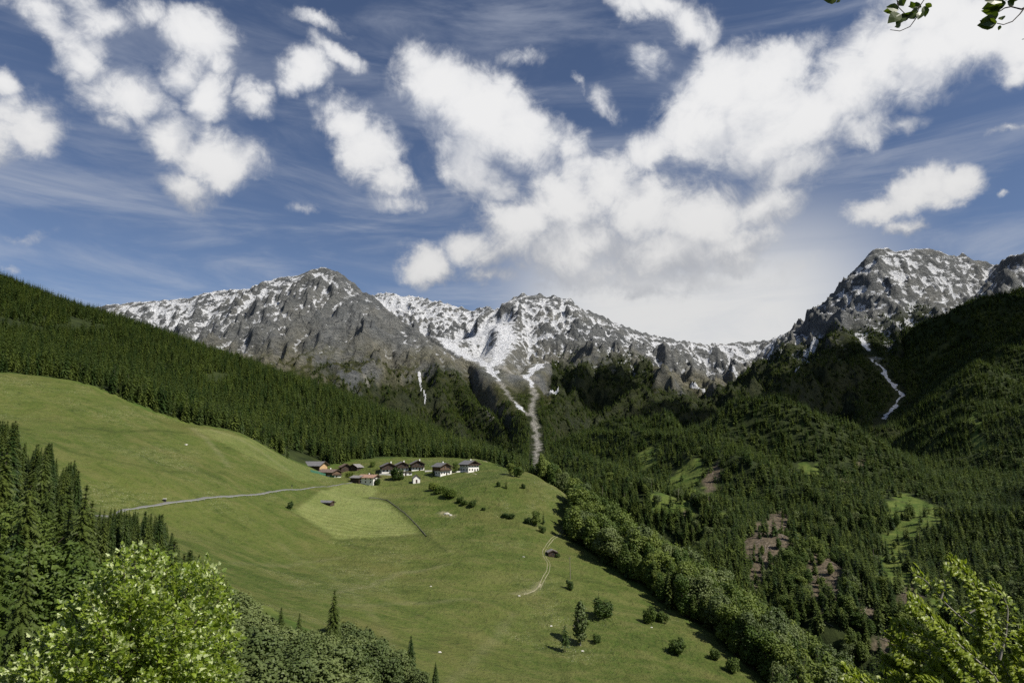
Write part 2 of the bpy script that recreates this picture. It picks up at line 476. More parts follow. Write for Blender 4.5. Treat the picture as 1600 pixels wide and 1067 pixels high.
def mountain(lines, seed, amp=1.0, laid=(), below=(), crest=.35):
    def h(X, Y):
        wx = X + 45 * fbm(X, Y, 420, 3, 0.5, seed) + 14 * fbm(X, Y, 90, 3, 0.5, seed + 5)
        wy = Y + 45 * fbm(X, Y, 420, 3, 0.5, seed + 50) + 14 * fbm(X, Y, 90, 3, 0.5, seed + 55)
        z, d = ridge_field(wx, wy, lines)
        k = np.clip(d / 150, 0.05, 1)
        z = z + amp * k * ((58 * (ridged(wx, wy, 300, 6, 0.55, seed + 11) - 1.0) + 20 * (ridged(wx, wy, 115, 4, 0.55, seed + 17) - 0.9)))
        z = z + amp * k * 20 * (ridged(wx, wy * 0.30, 95, 4, 0.55, seed + 41) - 0.9)
        z = z + amp * (crest + (1 - crest) * k) * 13 * (ridged(X, Y, 62, 4, 0.6, seed + 31) - 0.9)
        for pts, w0, w1, rise in laid:
            z = lay(z, X, Y, pts, w0, w1, rise)
        for pts, w, rise in below:
            z = under(z, X, Y, pts, w, rise)
        return np.maximum(z, -300)
    return h


h_left = mountain(LEFT_R, 101, 1.0, (), [(STREAM_C, 15, .55)])
h_cent = mountain(CENT_R, 202, 1.0, [(b, 30, 120, .12) for b in BOWL] + [(STREAM_C, 14, 120, .35), (STREAM_B, 12, 90, .3)], (), .75)
h_right = mountain(RIGHT_R, 303, 0.9, [(GULLY_R, 10, 120, .5)], (), .4)


def hit(px, py, h, y0, y1, n=500):
    d = pix_dir(px, py)
    Y = np.linspace(y0, y1, n)
    X, Z = d[0] / d[1] * Y, d[2] / d[1] * Y
    below = Z <= h(X, Y)
    i = int(np.argmax(below)) if below.any() else n - 1
    lo, hi = (Y[i - 1] if i else Y[0]), Y[i]
    for _ in range(12):
        m = (lo + hi) / 2
        if d[2] / d[1] * m <= h(np.array([d[0] / d[1] * m]), np.array([m]))[0]:
            hi = m
        else:
            lo = m
    return np.array([d[0] / d[1] * hi, hi, h(np.array([d[0] / d[1] * hi]), np.array([hi]))[0]])


def in_poly(px, py, poly):
    r = np.zeros(px.shape, bool)
    n = len(poly)
    for i in range(n):
        x0, y0 = poly[i]
        x1, y1 = poly[(i + 1) % n]
        c = ((y0 > py) != (y1 > py))
        with np.errstate(divide='ignore', invalid='ignore'):
            r ^= c & (px < (x1 - x0) * (py - y0) / (y1 - y0 + 1e-12) + x0)
    return r


def dist_poly(X, Y, pts):
    d = np.full(X.shape, 1e9)
    for a, b in zip(pts[:-1], pts[1:]):
        ex, ey = b[0] - a[0], b[1] - a[1]
        t = np.clip(((X - a[0]) * ex + (Y - a[1]) * ey) / (ex * ex + ey * ey + 1e-9), 0, 1)
        d = np.minimum(d, np.hypot(X - a[0] - t * ex, Y - a[1] - t * ey))
    return d


# ------------------------------------------------------------------ mesh helpers
def np_mesh(name, V, F, mat, smooth=False, attrs=None):
    """V (n,3); F (m,3) or (m,4) array."""
    V = np.asarray(V, np.float32)
    F = np.asarray(F, np.int32)
    me = bpy.data.meshes.new(name)
    k = F.shape[1]
    me.vertices.add(len(V))
    me.vertices.foreach_set('co', V.ravel())
    me.loops.add(F.size)
    me.loops.foreach_set('vertex_index', F.ravel())
    me.polygons.add(len(F))
    me.polygons.foreach_set('loop_start', np.arange(0, F.size, k, dtype=np.int32))
    me.polygons.foreach_set('loop_total', np.full(len(F), k, np.int32))
    me.polygons.foreach_set('use_smooth', np.full(len(F), smooth, bool))
    me.update(calc_edges=True)
    for an, av in (attrs or {}).items():
        a = me.attributes.new(an, 'FLOAT', 'POINT')
        a.data.foreach_set('value', np.asarray(av, np.float32).ravel())
    if mat:
        me.materials.append(mat)
    return me


def link(name, me, parent=None, **props):
    o = bpy.data.objects.new(name, me)
    COL.objects.link(o)
    if parent:
        o.parent = parent
    for k_, v_ in props.items():
        o[k_] = v_
    return o


def thing(name, label, cat, loc=(0, 0, 0), rz=0.0, group=None):
    o = bpy.data.objects.new(name, None)
    o.empty_display_size = 0.2
    COL.objects.link(o)
    o.location = loc
    o.rotation_euler = (0, 0, rz)
    o['label'] = label
    o['category'] = cat
    if group:
        o['group'] = group
    return o


def sheet(x0, x1, y0, y1, step, h):
    xs, ys = np.arange(x0, x1 + step, step), np.arange(y0, y1 + step, step)
    X, Y = np.meshgrid(xs, ys)
    Z = h(X, Y)
    nx, ny = len(xs), len(ys)
    i = np.arange(nx * ny).reshape(ny, nx)
    F = np.stack([i[:-1, :-1], i[:-1, 1:], i[1:, 1:], i[1:, :-1]], -1).reshape(-1, 4)
    return X.ravel(), Y.ravel(), Z.ravel(), F


def bil(name):
    pass

# ------------------------------------------------------------------ materials
def new_mat(name):
    m = bpy.data.materials.new(name)
    m.use_nodes = True
    t = NT(m.node_tree)
    out = t.n('ShaderNodeOutputMaterial')
    b = t.n('ShaderNodeBsdfPrincipled')
    t.set(out.inputs[0], b.outputs[0])
    b.inputs['Roughness'].default_value = 0.9
    b.inputs['Specular IOR Level'].default_value = 0.15
    return m, t, b


def plain(name, col, rough=0.8, var=0.15, scale=2.0, spec=0.2):
    """A painted, wooden or plastered surface: base colour with fine uneven wear."""
    m, t, b = new_mat(name)
    pos = t.n('ShaderNodeNewGeometry').outputs['Position']
    n = t.noise(pos, scale, 5, 0.6)
    c = t.mix(t.step(n, 0.3, 0.7), tuple(v * (1 - var) for v in col), tuple(min(1, v * (1 + var)) for v in col))
    t.set(b.inputs['Base Color'], c)
    b.inputs['Roughness'].default_value = rough
    b.inputs['Specular IOR Level'].default_value = spec
    return m


def bump(t, b, height, dist, strength=1.0):
    nd = t.n('ShaderNodeBump')
    nd.inputs['Strength'].default_value = strength
    nd.inputs['Distance'].default_value = dist
    t.set(nd.inputs['Height'], height)
    t.set(b.inputs['Normal'], nd.outputs[0])
    return nd


def mat_meadow():
    m, t, b = new_mat('meadow_grass')
    pos = t.n('ShaderNodeNewGeometry').outputs['Position']
    big = t.noise(pos, 0.011, 4, 0.55)
    mid = t.noise(t.mapping(pos, (0, 0, 0), (0, 0, 0.5), (1, 2.2, 1)), 0.045, 6, 0.62, 0.4)
    fine = t.noise(pos, 0.5, 6, 0.7)
    c = t.mix(t.step(big, 0.36, 0.64), (0.054, 0.091, 0.014), (0.098, 0.126, 0.027))
    c = t.mix(t.step(mid, 0.44, 0.66, 0, 0.85), c, (0.128, 0.137, 0.042))
    c = t.mix(t.step(mid, 0.46, 0.30, 0, 0.8), c, (0.038, 0.062, 0.011))
    tuft = t.noise(pos, 0.16, 5, 0.7, 0.5)
    c = t.mix(t.step(tuft, 0.50, 0.72, 0, 0.5), c, (0.122, 0.122, 0.045))
    c = t.mix(t.step(tuft, 0.46, 0.28, 0, 0.5), c, (0.042, 0.060, 0.012))
    c = t.mix(t.step(fine, 0.35, 0.72, 0, 0.55), c, (0.12, 0.125, 0.035))
    c = t.mix(t.step(fine, 0.48, 0.25, 0, 0.6), c, (0.04, 0.062, 0.010))
    brn = t.noise(pos, 0.016, 5, 0.6, 0.6)
    c = t.mix(t.step(brn, 0.50, 0.70, 0, 0.55), c, (0.115, 0.112, 0.034))
    # drifts of pale flowers and seed heads
    fl = t.noise(pos, 2.2, 2, 0.6)
    patch = t.noise(pos, 0.022, 4, 0.6)
    c = t.mix(t.math('MULTIPLY', t.step(fl, 0.60, 0.68), t.step(patch, 0.50, 0.64, 0, 0.7)), c, (0.45, 0.45, 0.30))
    # cattle terracettes: faint steps that follow the contour
    tz = t.n('ShaderNodeSeparateXYZ')
    t.set(tz.inputs[0], pos)
    tw = t.math('SINE', t.math('MULTIPLY_ADD', mid, 26.0, t.math('MULTIPLY', tz.outputs[2], 2.4)))
    c = t.mix(t.math('MULTIPLY', t.step(tw, 0.35, 1.0, 0, .5), t.step(patch, 0.45, 0.62)), c, (0.046, 0.066, 0.012))
    # mown hay field, slightly paler, with raked lines
    mown = t.attr('mown')
    stripe = t.n('ShaderNodeTexWave', wave_type='BANDS', bands_direction='Y')
    t.set(stripe.inputs[0], t.mapping(pos, (0, 0, 0), (0, 0, -0.12), (1, 1, 1)))
    stripe.inputs['Scale'].default_value = 0.075
    stripe.inputs['Distortion'].default_value = 3.5
    stripe.inputs['Detail'].default_value = 3
    stripe.inputs['Detail Scale'].default_value = 0.35
    mc = t.mix(t.step(mid, 0.3, 0.7), (0.142, 0.178, 0.050), (0.195, 0.220, 0.076))
    mc = t.mix(t.math('MULTIPLY', stripe.outputs['Fac'], t.step(patch, 0.4, 0.62, 0.0, 0.5)), mc, (0.092, 0.112, 0.022))
    mc = t.mix(t.step(fine, 0.4, 0.7, 0, 0.4), mc, (0.20, 0.20, 0.07))
    c = t.mix(mown, c, mc)
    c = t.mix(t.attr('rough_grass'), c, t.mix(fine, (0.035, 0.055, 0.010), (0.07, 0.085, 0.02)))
    c = t.mix(t.attr('bare'), c, t.mix(fine, (0.22, 0.20, 0.11), (0.34, 0.31, 0.20)))
    t.set(b.inputs['Base Color'], c)
    bump(t, b, t.math('ADD', t.math('ADD', fine, mid), t.math('MULTIPLY', tuft, 1.6)), 1.6, 0.9)
    return m


def mat_forest_floor():
    m, t, b = new_mat('forest_floor')
    pos = t.n('ShaderNodeNewGeometry').outputs['Position']
    n = t.noise(pos, 0.06, 6, 0.65)
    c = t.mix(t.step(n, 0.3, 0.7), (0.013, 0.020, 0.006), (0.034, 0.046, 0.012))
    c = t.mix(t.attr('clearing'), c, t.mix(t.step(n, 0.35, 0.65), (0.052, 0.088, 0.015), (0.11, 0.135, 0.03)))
    f = t.noise(pos, 0.35, 5, 0.7)
    c = t.mix(t.attr('bare'), c, t.mix(t.step(f, 0.3, 0.7), (0.044, 0.037, 0.024), (0.15, 0.120, 0.083)))
    t.set(b.inputs['Base Color'], c)
    bump(t, b, n, 6.0, 0.6)
    return m


def mat_rock():
    m, t, b = new_mat('alpine_rock_and_snow')
    geo = t.n('ShaderNodeNewGeometry')
    pos = geo.outputs['Position']
    sep = t.n('ShaderNodeSeparateXYZ')
    t.set(sep.inputs[0], geo.outputs['Normal'])
    nz = sep.outputs[2]
    sp = t.n('ShaderNodeSeparateXYZ')
    t.set(sp.inputs[0], pos)
    pz = sp.outputs[2]
    big = t.noise(pos, 0.004, 5, 0.6)
    strata = t.noise(t.mapping(pos, (0, 0, 0), (0.9, 0.7, 0.3), (1, 1, 2.0)), 0.014, 9, 0.72, 1.2)
    fine = t.noise(pos, 0.05, 8, 0.72, 0.3)
    crag = t.noise(t.mapping(pos, (0, 0, 0), (0.3, 0.5, 0.4), (1, 0.6, 1)), 0.0085, 7, 0.62, 0.7, 'RIDGED_MULTIFRACTAL')
    rk = t.mix(t.step(strata, 0.38, 0.64), (0.150, 0.160, 0.165), (0.37, 0.375, 0.362))
    rk = t.mix(t.step(big, 0.45, 0.7, 0, 0.6), rk, (0.40, 0.38, 0.31))
    rk = t.mix(t.step(fine, 0.52, 0.30, 0, 0.8), rk, (0.095, 0.102, 0.106))
    rk = t.mix(t.step(crag, 0.55, 0.15, 0, 0.6), rk, (0.12, 0.128, 0.132))
    rk = t.mix(t.math('MULTIPLY', t.step(pz, 560, 250), t.step(big, 0.35, 0.6)), rk, t.mix(t.step(fine, 0.3, 0.7), (0.11, 0.105, 0.07), (0.30, 0.28, 0.20)))
    # alpine turf and dwarf shrubs low on the rock
    gm = t.attr('green')
    gcol = t.mix(t.step(fine, 0.3, 0.7), (0.030, 0.042, 0.012), (0.095, 0.095, 0.035))
    gsel = t.math('MULTIPLY', gm, t.step(t.math('ADD', nz, t.math('MULTIPLY', t.math('SUBTRACT', fine, 0.5), 1.2)), 0.42, 0.75), clamp=True)
    rk = t.mix(gsel, rk, gcol)
    rk = t.mix(t.math('MULTIPLY', t.attr('wood'), 0.9), rk, t.mix(t.step(fine, 0.3, 0.7), (0.018, 0.028, 0.008), (0.05, 0.062, 0.018)))
    sc = t.mix(t.step(fine, 0.3, 0.7), (0.26, 0.25, 0.21), (0.46, 0.445, 0.40))
    rk = t.mix(t.attr('scree'), rk, sc)
    # fresh snow lying on ledges high up
    ln = t.noise(t.mapping(pos, (0, 0, 0), (0.5, 0.8, 0.6), (1, 1.8, 2.2)), 0.016, 9, 0.70, 1.0)
    hgt = t.step(pz, 280, 900, -0.10, 0.21, smooth=False)
    s = t.math('ADD', t.math('MULTIPLY', nz, 0.55), hgt)
    s = t.math('ADD', s, t.math('MULTIPLY', t.math('SUBTRACT', ln, 0.5), 1.7))
    s = t.math('ADD', s, t.math('MULTIPLY', t.math('SUBTRACT', fine, 0.5), 0.85))
    s = t.math('ADD', s, t.attr('snow_bias'))
    sf = t.step(s, 0.49, 0.63)
    sf = t.math('MULTIPLY', sf, t.step(pz, 260, 470))
    tongue = t.step(t.math('ADD', t.attr('snow'), t.math('MULTIPLY', t.math('SUBTRACT', fine, 0.5), 1.3)), 0.45, 0.62)
    sf = t.math('MAXIMUM', sf, tongue)
    c = t.mix(sf, rk, (0.80, 0.82, 0.85))
    t.set(b.inputs['Base Color'], c)
    bump(t, b, t.math('ADD', t.math('ADD', t.math('MULTIPLY', strata, 1.0), t.math('MULTIPLY', fine, .7)), t.math('MULTIPLY', crag, .55)), 42.0, 1.0)
    return m


def mat_leaf(name, dark, lite, back=None, trans=0.25, gloss=0.35, hue=0.3, per_tree=True):
    """Foliage: colour varies from plant to plant and leaf clump to leaf clump; some light passes through."""
    m = bpy.data.materials.new(name)
    m.use_nodes = True
    t = NT(m.node_tree)
    out = t.n('ShaderNodeOutputMaterial')
    b = t.n('ShaderNodeBsdfPrincipled')
    geo = t.n('ShaderNodeNewGeometry')
    oi = t.n('ShaderNodeObjectInfo')
    n = t.noise(geo.outputs['Position'], hue, 4, 0.65)
    f = t.math('ADD', t.math('MULTIPLY', t.math('SUBTRACT', n, 0.5), 1.3), oi.outputs['Random'] if per_tree else geo.outputs['Random Per Island'])
    c = t.mix(t.step(f, 0.0, 1.0, smooth=False), dark, lite)
    if back:
        c = t.mix(geo.outputs['Backfacing'], c, back)
    t.set(b.inputs['Base Color'], c)
    b.inputs['Roughness'].default_value = 0.55
    b.inputs['Specular IOR Level'].default_value = gloss
    tr = t.n('ShaderNodeBsdfTranslucent')
    t.set(tr.inputs[0], t.mix(1.0, c, (1.5, 1.6, 0.6), 'MULTIPLY'))
    ms = t.n('ShaderNodeMixShader')
    ms.inputs[0].default_value = trans
    t.set(ms.inputs[1], b.outputs[0])
    t.set(ms.inputs[2], tr.outputs[0])
    t.set(out.inputs[0], ms.outputs[0])
    return m


M = dict(
    meadow=mat_meadow(), floor=mat_forest_floor(), rock=mat_rock(),
    spruce=mat_leaf('spruce_needles', (0.022, 0.044, 0.009), (0.074, 0.098, 0.018), trans=0.16, gloss=0.2, hue=0.12),
    broad=mat_leaf('broadleaf_foliage', (0.050, 0.086, 0.013), (0.140, 0.178, 0.034), trans=0.2, gloss=0.25, hue=0.2),
    willow=mat_leaf('grey_green_foliage', (0.062, 0.090, 0.024), (0.135, 0.168, 0.054), trans=0.18, gloss=0.3, hue=0.2),
    larch=mat_leaf('larch_needles', (0.040, 0.068, 0.011), (0.095, 0.122, 0.022), trans=0.2, gloss=0.2, hue=0.12),
    shrub=mat_leaf('dark_shrub_foliage', (0.028, 0.055, 0.009), (0.07, 0.105, 0.016), trans=0.2, gloss=0.25, hue=0.3),
    bright=mat_leaf('fresh_green_foliage', (0.075, 0.115, 0.016), (0.13, 0.165, 0.026), trans=0.25, gloss=0.25, hue=0.3),
    bark=plain('bark', (0.07, 0.058, 0.046), 0.95, 0.4, 3.0),
    palebark=plain('pale_bark', (0.26, 0.24, 0.21), 0.9, 0.35, 6.0),
)

# ------------------------------------------------------------------ ground sheets
MEADOW_POLY = [(-260, 560), (0, 578), (100, 590), (200, 628), (280, 657), (370, 675), (455, 716), (520, 722), (560, 718), (650, 713), (700, 712), (755, 718), (800, 737), (845, 748), (885, 765),
               (886, 800), (876, 838), (935, 875), (1000, 920), (1100, 990), (1150, 1035), (1190, 1075), (1185, 1130), (640, 1130), (380, 960), (250, 860), (150, 830), (60, 760), (0, 700), (-260, 640)]
_far = {}


def to_world(poly, h, y0, y1):
    return [hit(px, py, h, y0, y1)[:2] for px, py in poly]


# the meadow's outline on the ground: forward distances read off the hillside
MEADOW_XY = [P(px, py, Y)[:2] for px, py, Y in [
    (-300, 560, 420), (0, 580, 432), (100, 592, 447), (200, 629, 457), (280, 659, 467), (370, 677, 477), (455, 718, 508), (520, 722, 545), (560, 720, 560), (650, 715, 580), (700, 714, 578), (755, 720, 552),
    (800, 737, 528), (845, 748, 504), (885, 768, 472), (888, 800, 440), (878, 838, 411), (935, 878, 375), (1000, 923, 343), (1100, 991, 297), (1150, 1035, 278), (1190, 1075, 262), (1200, 1140, 235), (900, 1160, 200),
    (690, 1110, 188), (560, 1035, 197), (450, 985, 210), (350, 930, 232), (250, 860, 263), (160, 830, 275), (40, 800, 275), (-300, 780, 275)]]


def meadow_mask(X, Y):
    return in_poly(X, Y, MEADOW_XY)


def soft(mask_d, w):
    return np.clip(1 - mask_d / w, 0, 1)


X, Y, Z, F = sheet(-1000, 420, -60, 1260, 2.5, h_hill)
mm = meadow_mask(X + 2.5 * fbm(X, Y, 14, 2, 0.5, 77), Y + 2.5 * fbm(X, Y, 14, 2, 0.5, 78))
qx, qy = project(X, Y, Z)
HAY = [(460, 800), (505, 766), (560, 752), (592, 758), (582, 776), (600, 783), (630, 803), (664, 832), (590, 839), (524, 843), (495, 822)]
mown = in_poly(qx + 3 * fbm(X, Y, 10, 2, 0.5, 5), qy, HAY) & mm
STRIP = [(560, 745), (470, 752), (300, 668), (330, 670), (400, 688), (455, 720), (520, 740)]
mown2 = in_poly(qx, qy, STRIP) & mm
BAND = [hit(px, py, h_hill, 250, 600) for px, py in [(575, 778), (600, 781), (628, 800), (650, 822), (668, 840)]]
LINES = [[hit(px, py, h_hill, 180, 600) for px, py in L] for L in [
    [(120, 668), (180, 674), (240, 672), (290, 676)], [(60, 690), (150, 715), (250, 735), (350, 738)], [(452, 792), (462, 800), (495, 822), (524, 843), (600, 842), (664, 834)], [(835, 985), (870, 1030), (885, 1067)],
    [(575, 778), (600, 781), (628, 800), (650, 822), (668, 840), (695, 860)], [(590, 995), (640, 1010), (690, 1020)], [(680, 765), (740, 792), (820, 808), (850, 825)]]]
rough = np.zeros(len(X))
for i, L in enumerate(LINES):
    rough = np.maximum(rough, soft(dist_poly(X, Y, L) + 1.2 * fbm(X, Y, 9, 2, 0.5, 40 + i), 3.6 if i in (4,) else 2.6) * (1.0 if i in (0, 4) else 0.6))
PALE = [[hit(px, py, h_hill, 180, 600) for px, py in L] for L in [
    [(300, 668), (340, 705), (356, 728)], [(330, 672), (400, 700), (450, 735)], [(805, 928), (835, 922), (843, 910)], [(530, 925), (620, 895), (700, 882)], [(360, 880), (480, 878), (540, 868)], [(690, 800), (706, 806)],
    [(530, 945), (640, 942), (740, 935)], [(440, 850), (520, 900), (600, 985), (640, 1060)], [(700, 1067), (760, 1010), (800, 960)], [(845, 745), (870, 760), (885, 775)]]]
pale = np.zeros(len(X))
for i, L in enumerate(PALE):
    pale = np.maximum(pale, soft(dist_poly(X, Y, L) + 1.5 * fbm(X, Y, 6, 2, 0.5, 60 + i), 2.6) * (0.28, 0.22, 0.45, 0.25, 0.15, 0.9, 0.15, 0.12, 0.15, 0.3)[i])
att = dict(mown=np.maximum(mown * 1.0, mown2 * 0.45), rough_grass=rough, bare=pale)
V = np.stack([X, Y, Z], 1)
fm = mm[F].sum(1) >= 2


def sub_mesh(name, V, F, mat, attrs, smooth=True):
    used = np.zeros(len(V), bool)
    used[F.ravel()] = True
    idx = np.cumsum(used) - 1
    return np_mesh(name, V[used], idx[F], mat, smooth, {k_: v_[used] for k_, v_ in attrs.items()})


link('meadow', sub_mesh('meadow', V, F[fm], M['meadow'], att), kind='structure', label='green mountain meadow falling from the village to the gorge')
keep = ~fm & (Z[F].max(1) > -268)
RIM = in_poly(qx, qy, [(520, 705), (560, 716), (660, 700), (760, 716), (745, 712), (700, 708), (640, 704)])
clr = np.clip(1 - dist_poly(X, Y, [p for p in MEADOW_XY]) / 14.0, 0, 1)
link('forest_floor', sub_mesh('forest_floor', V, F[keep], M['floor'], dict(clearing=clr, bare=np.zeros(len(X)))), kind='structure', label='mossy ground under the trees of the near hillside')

X2, Y2, Z2, F2 = sheet(-80, 2300, 330, 2800, 7.0, h_slopes)
q2x, q2y = project(X2, Y2, Z2)
jx, jy = q2x + 14 * fbm(X2, Y2, 45, 4, 0.65, 90), q2y + 14 * fbm(X2, Y2, 45, 4, 0.65, 91)


def ell(px, py, a, b, r=0.0):
    c, s = math.cos(math.radians(r)), math.sin(math.radians(r))
    dx, dy = jx - px, jy - py
    return ((dx * c + dy * s) / a) ** 2 + ((-dx * s + dy * c) / b) ** 2 < 1


BARE_E = [(1112, 752, 9, 36, 25), (1197, 862, 30, 52, 12), (1222, 835, 18, 40, 10), (1285, 905, 30, 52, -10), (1350, 955, 20, 22, 0), (1395, 1010, 22, 20, 0), (1420, 930, 16, 12, 0), (1330, 756, 24, 4, 0), (1075, 805, 9, 5, 0), (1345, 727, 16, 4, 0)]
GREEN_E = [(1430, 805, 52, 28, 15), (1405, 845, 34, 26, 0), (1400, 895, 26, 34, 60), (1445, 950, 40, 12, 0), (1075, 745, 34, 16, -30), (1050, 790, 40, 14, 20), (1010, 720, 12, 22, 20), (1265, 735, 20, 8, 0), (1262, 855, 16, 8, 0), (1100, 770, 26, 10, 0), (860, 655, 9, 30, 0), (852, 705, 8, 30, 0), (1525, 680, 7, 40, -10), (1145, 810, 26, 6, -20)]
bare2 = np.zeros(len(X2), bool)
for e in BARE_E:
    bare2 |= ell(*e)
green2 = np.zeros(len(X2), bool)
for e in GREEN_E:
    green2 |= ell(*e)
link('valley_slopes', sub_mesh('valley_slopes', np.stack([X2, Y2, Z2], 1), F2[Z2[F2].max(1) > -288], M['floor'], dict(clearing=green2 * 1.0, bare=bare2 * 1.0)), kind='structure', label='steep slopes on the far side of the gorge')

SHEETS = {}


def mountain_sheet(name, label, h, x0, x1, y0, y1, step, tongues, screes, bias, green_top, world_snow=(), world_scree=(), wood_top=0):
    X, Y, Z, F = sheet(x0, x1, y0, y1, step, h)
    qx, qy = project(X, Y, Z)
    snow = np.zeros(len(X))
    WX, WY = X + 16 * fbm(X, Y, 55, 3, 0.6, 301), Y + 16 * fbm(X, Y, 55, 3, 0.6, 302)
    for pts, w in tongues:
        L = [hit(px, py, h, y0, y1) for px, py in pts]
        for k_ in range(len(L) - 1):
            ww = w[k_] if isinstance(w, (list, tuple)) else w
            snow = np.maximum(snow, np.clip(1.25 - dist_poly(X, Y, L[k_:k_ + 2]) / ww + 0.35 * fbm(X, Y, 40, 3, 0.5, 8), 0, 1))
    for L, ww in world_snow:
        snow = np.maximum(snow, np.clip(1.25 - dist_poly(WX, WY, L) / ww + 0.9 * fbm(X, Y, 70, 4, 0.6, 8), 0, 1))
    scr = np.zeros(len(X))
    for L, ww in world_scree:
        scr = np.maximum(scr, np.clip(1.3 - dist_poly(WX, WY, L) / ww + 0.6 * fbm(X, Y, 50, 3, 0.5, 12), 0, 1))
    for pts, w in screes:
        L = [hit(px, py, h, y0, y1) for px, py in pts]
        scr = np.maximum(scr, np.clip(1.3 - dist_poly(X, Y, L) / w + 0.4 * fbm(X, Y, 50, 3, 0.5, 12), 0, 1))
    sb = np.zeros(len(X))
    # snow gathers in hollows and couloirs and is blown off ribs
    G = Z.reshape(len(np.arange(y0, y1 + step, step)), -1)
    for wid, wgt in ((3, .13), (8, .15)):
        B = G
        for ax_ in (0, 1):
            B = sum(np.roll(B, k_, ax_) for k_ in range(-wid, wid + 1)) / (2 * wid + 1)
        lap = (B - G).ravel()
        sb = sb + wgt * np.clip(lap / (1.5 * wid), -.55, 1.1)
    for px, py, rx, ry, v in bias:
        sb = sb + v * np.exp(-(((qx - px) / rx) ** 2 + ((qy - py) / ry) ** 2))
    gt = green_top(qx) if callable(green_top) else green_top
    green = np.clip((gt + 130 * fbm(X, Y, 300, 4, 0.55, 70) - Z) / 120.0, 0, 1)
    wt = wood_top(qx) if callable(wood_top) else wood_top
    wood = np.clip((wt + 110 * fbm(X, Y, 190, 4, .55, 71) - Z) / 60.0, 0, 1)
    vis = Z[F].max(1) > -298
    link('mountain', sub_mesh(name, np.stack([X, Y, Z], 1), F[vis], M['rock'], dict(wood=wood, snow=snow, scree=scr, snow_bias=sb, green=green)), kind='structure', label=label)
    SHEETS[name] = h


WT_L = lambda q: 280 + 0 * q
WT_C = lambda q: np.where(q < 862, 170, np.where(q < 1020, 430, 270))
WT_R = lambda q: np.where(q < 1330, 480, 540)
mountain_sheet('left_mountain', 'dark rocky mountain with a blunt snow dusted summit, left of the snowy basin', h_left, -2700, 250, 1500, 3950, 6.0,
               [([(655, 583), (657, 598), (664, 628)], [8, 5])], [([(735, 625), (770, 650), (800, 655)], 10), ([(570, 590), (575, 605)], 8)],
               [(330, 470, 130, 45, .12), (260, 495, 80, 30, .10), (520, 500, 110, 70, -.20), (420, 440, 60, 16, .10), (600, 520, 60, 60, -.15), (400, 490, 40, 40, .07)], lambda q: 400, (), (), WT_L)
mountain_sheet('central_mountain', 'jagged snow streaked mountain range closing the head of the valley', h_cent, -1100, 2000, 1350, 4250, 6.0,
               [([(860, 610), (870, 612)], 9), ([(1145, 575), (1152, 588)], 12), ([(1080, 602), (1100, 610)], 10), ([(1110, 548), (1160, 550)], 14), ([(1230, 555), (1270, 545)], 26)],
               [([(790, 575), (830, 590)], 34)],
               [(620, 475, 50, 25, .22), (760, 540, 80, 40, .38), (860, 500, 45, 40, .16), (1000, 535, 120, 30, .12), (1180, 550, 90, 22, .26), (900, 560, 50, 30, -.25), (690, 490, 60, 20, .04)], lambda q: np.where(q < 860, 330, np.where(q < 1050, 420, 300)),
               [(BOWL[0], 27), (BOWL[1], 25), (BOWL[2], 26), (BOWL[3], 15), (STREAM_C[:2], 12), (STREAM_B[:2], 10), (STREAM_C[3:5], 7)], [(STREAM_C[:5], 8), (STREAM_B, 11), (STREAM_C[4:7], 10), (STREAM_C[6:], 7)], WT_C)
mountain_sheet('right_mountain', 'bright craggy rock peak with snow on its ledges, above dark forest', h_right, 700, 2700, 1700, 4000, 6.0,
               [([(1415, 505), (1420, 500)], 9), ([(1485, 450), (1490, 462)], 10), ([(1535, 460), (1555, 448)], 10), ([(1245, 575), (1262, 566)], 10), ([(1262, 550), (1275, 540)], 18)],
               [], [(1400, 440, 90, 40, .05), (1290, 490, 50, 30, .0), (1230, 545, 50, 25, .22), (1560, 430, 60, 30, -.12), (1300, 530, 40, 30, -.2)], lambda q: 480, [(GULLY_R[:2], 10), (GULLY_R[2:5], 3.5), (GULLY_R[3:9], 8)], [], WT_R)

g = np.array([(-6000, -1500, -300), (6000, -1500, -300), (6000, 8000, -300), (-6000, 8000, -300)], float)
link('ground', np_mesh('ground', g, np.array([[0, 1, 2, 3]]), M['floor']), kind='structure')

# ------------------------------------------------------------------ trees
RNG = np.random.default_rng(11)


def spray(k, w0, droop, rng):
    """A conifer branch lying along +x with side twigs, as loose triangles."""
    V, Fc = [], []
    for i in range(k):
        x = i / k
        for sgn in (-1, 1):
            w = (w0 * (1 - x) ** 0.8 + 0.05) * rng.uniform(0.75, 1.2)
            z0, z1 = -droop * x * x, -droop * (x + .15) ** 2 - 0.10 * rng.uniform(.5, 1.6)
            b = len(V)
            V += [(x, 0, z0), (x + (0.20 if k < 7 else .10) + .4 / k, sgn * w, z1), (min(1.12, x + 1.5 / k), 0, -droop * (x + 1.5 / k) ** 2)]
            Fc.append((b, b + 1, b + 2))
    return np.array(V, float), np.array(Fc, int)


def batch(T, Fc, pos, ax, ay, az_, sx, sy, sz):
    """Copies of template T placed with frames (ax, ay, az) and sizes -> verts, faces."""
    n = len(pos)
    V = pos[:, None] + T[None, :, 0:1] * (ax * sx[:, None])[:, None] + T[None, :, 1:2] * (ay * sy[:, None])[:, None] + T[None, :, 2:3] * (az_ * sz[:, None])[:, None]
    Fo = (np.arange(n) * len(T))[:, None, None] + Fc[None]
    return V.reshape(-1, 3), Fo.reshape(-1, Fc.shape[1])


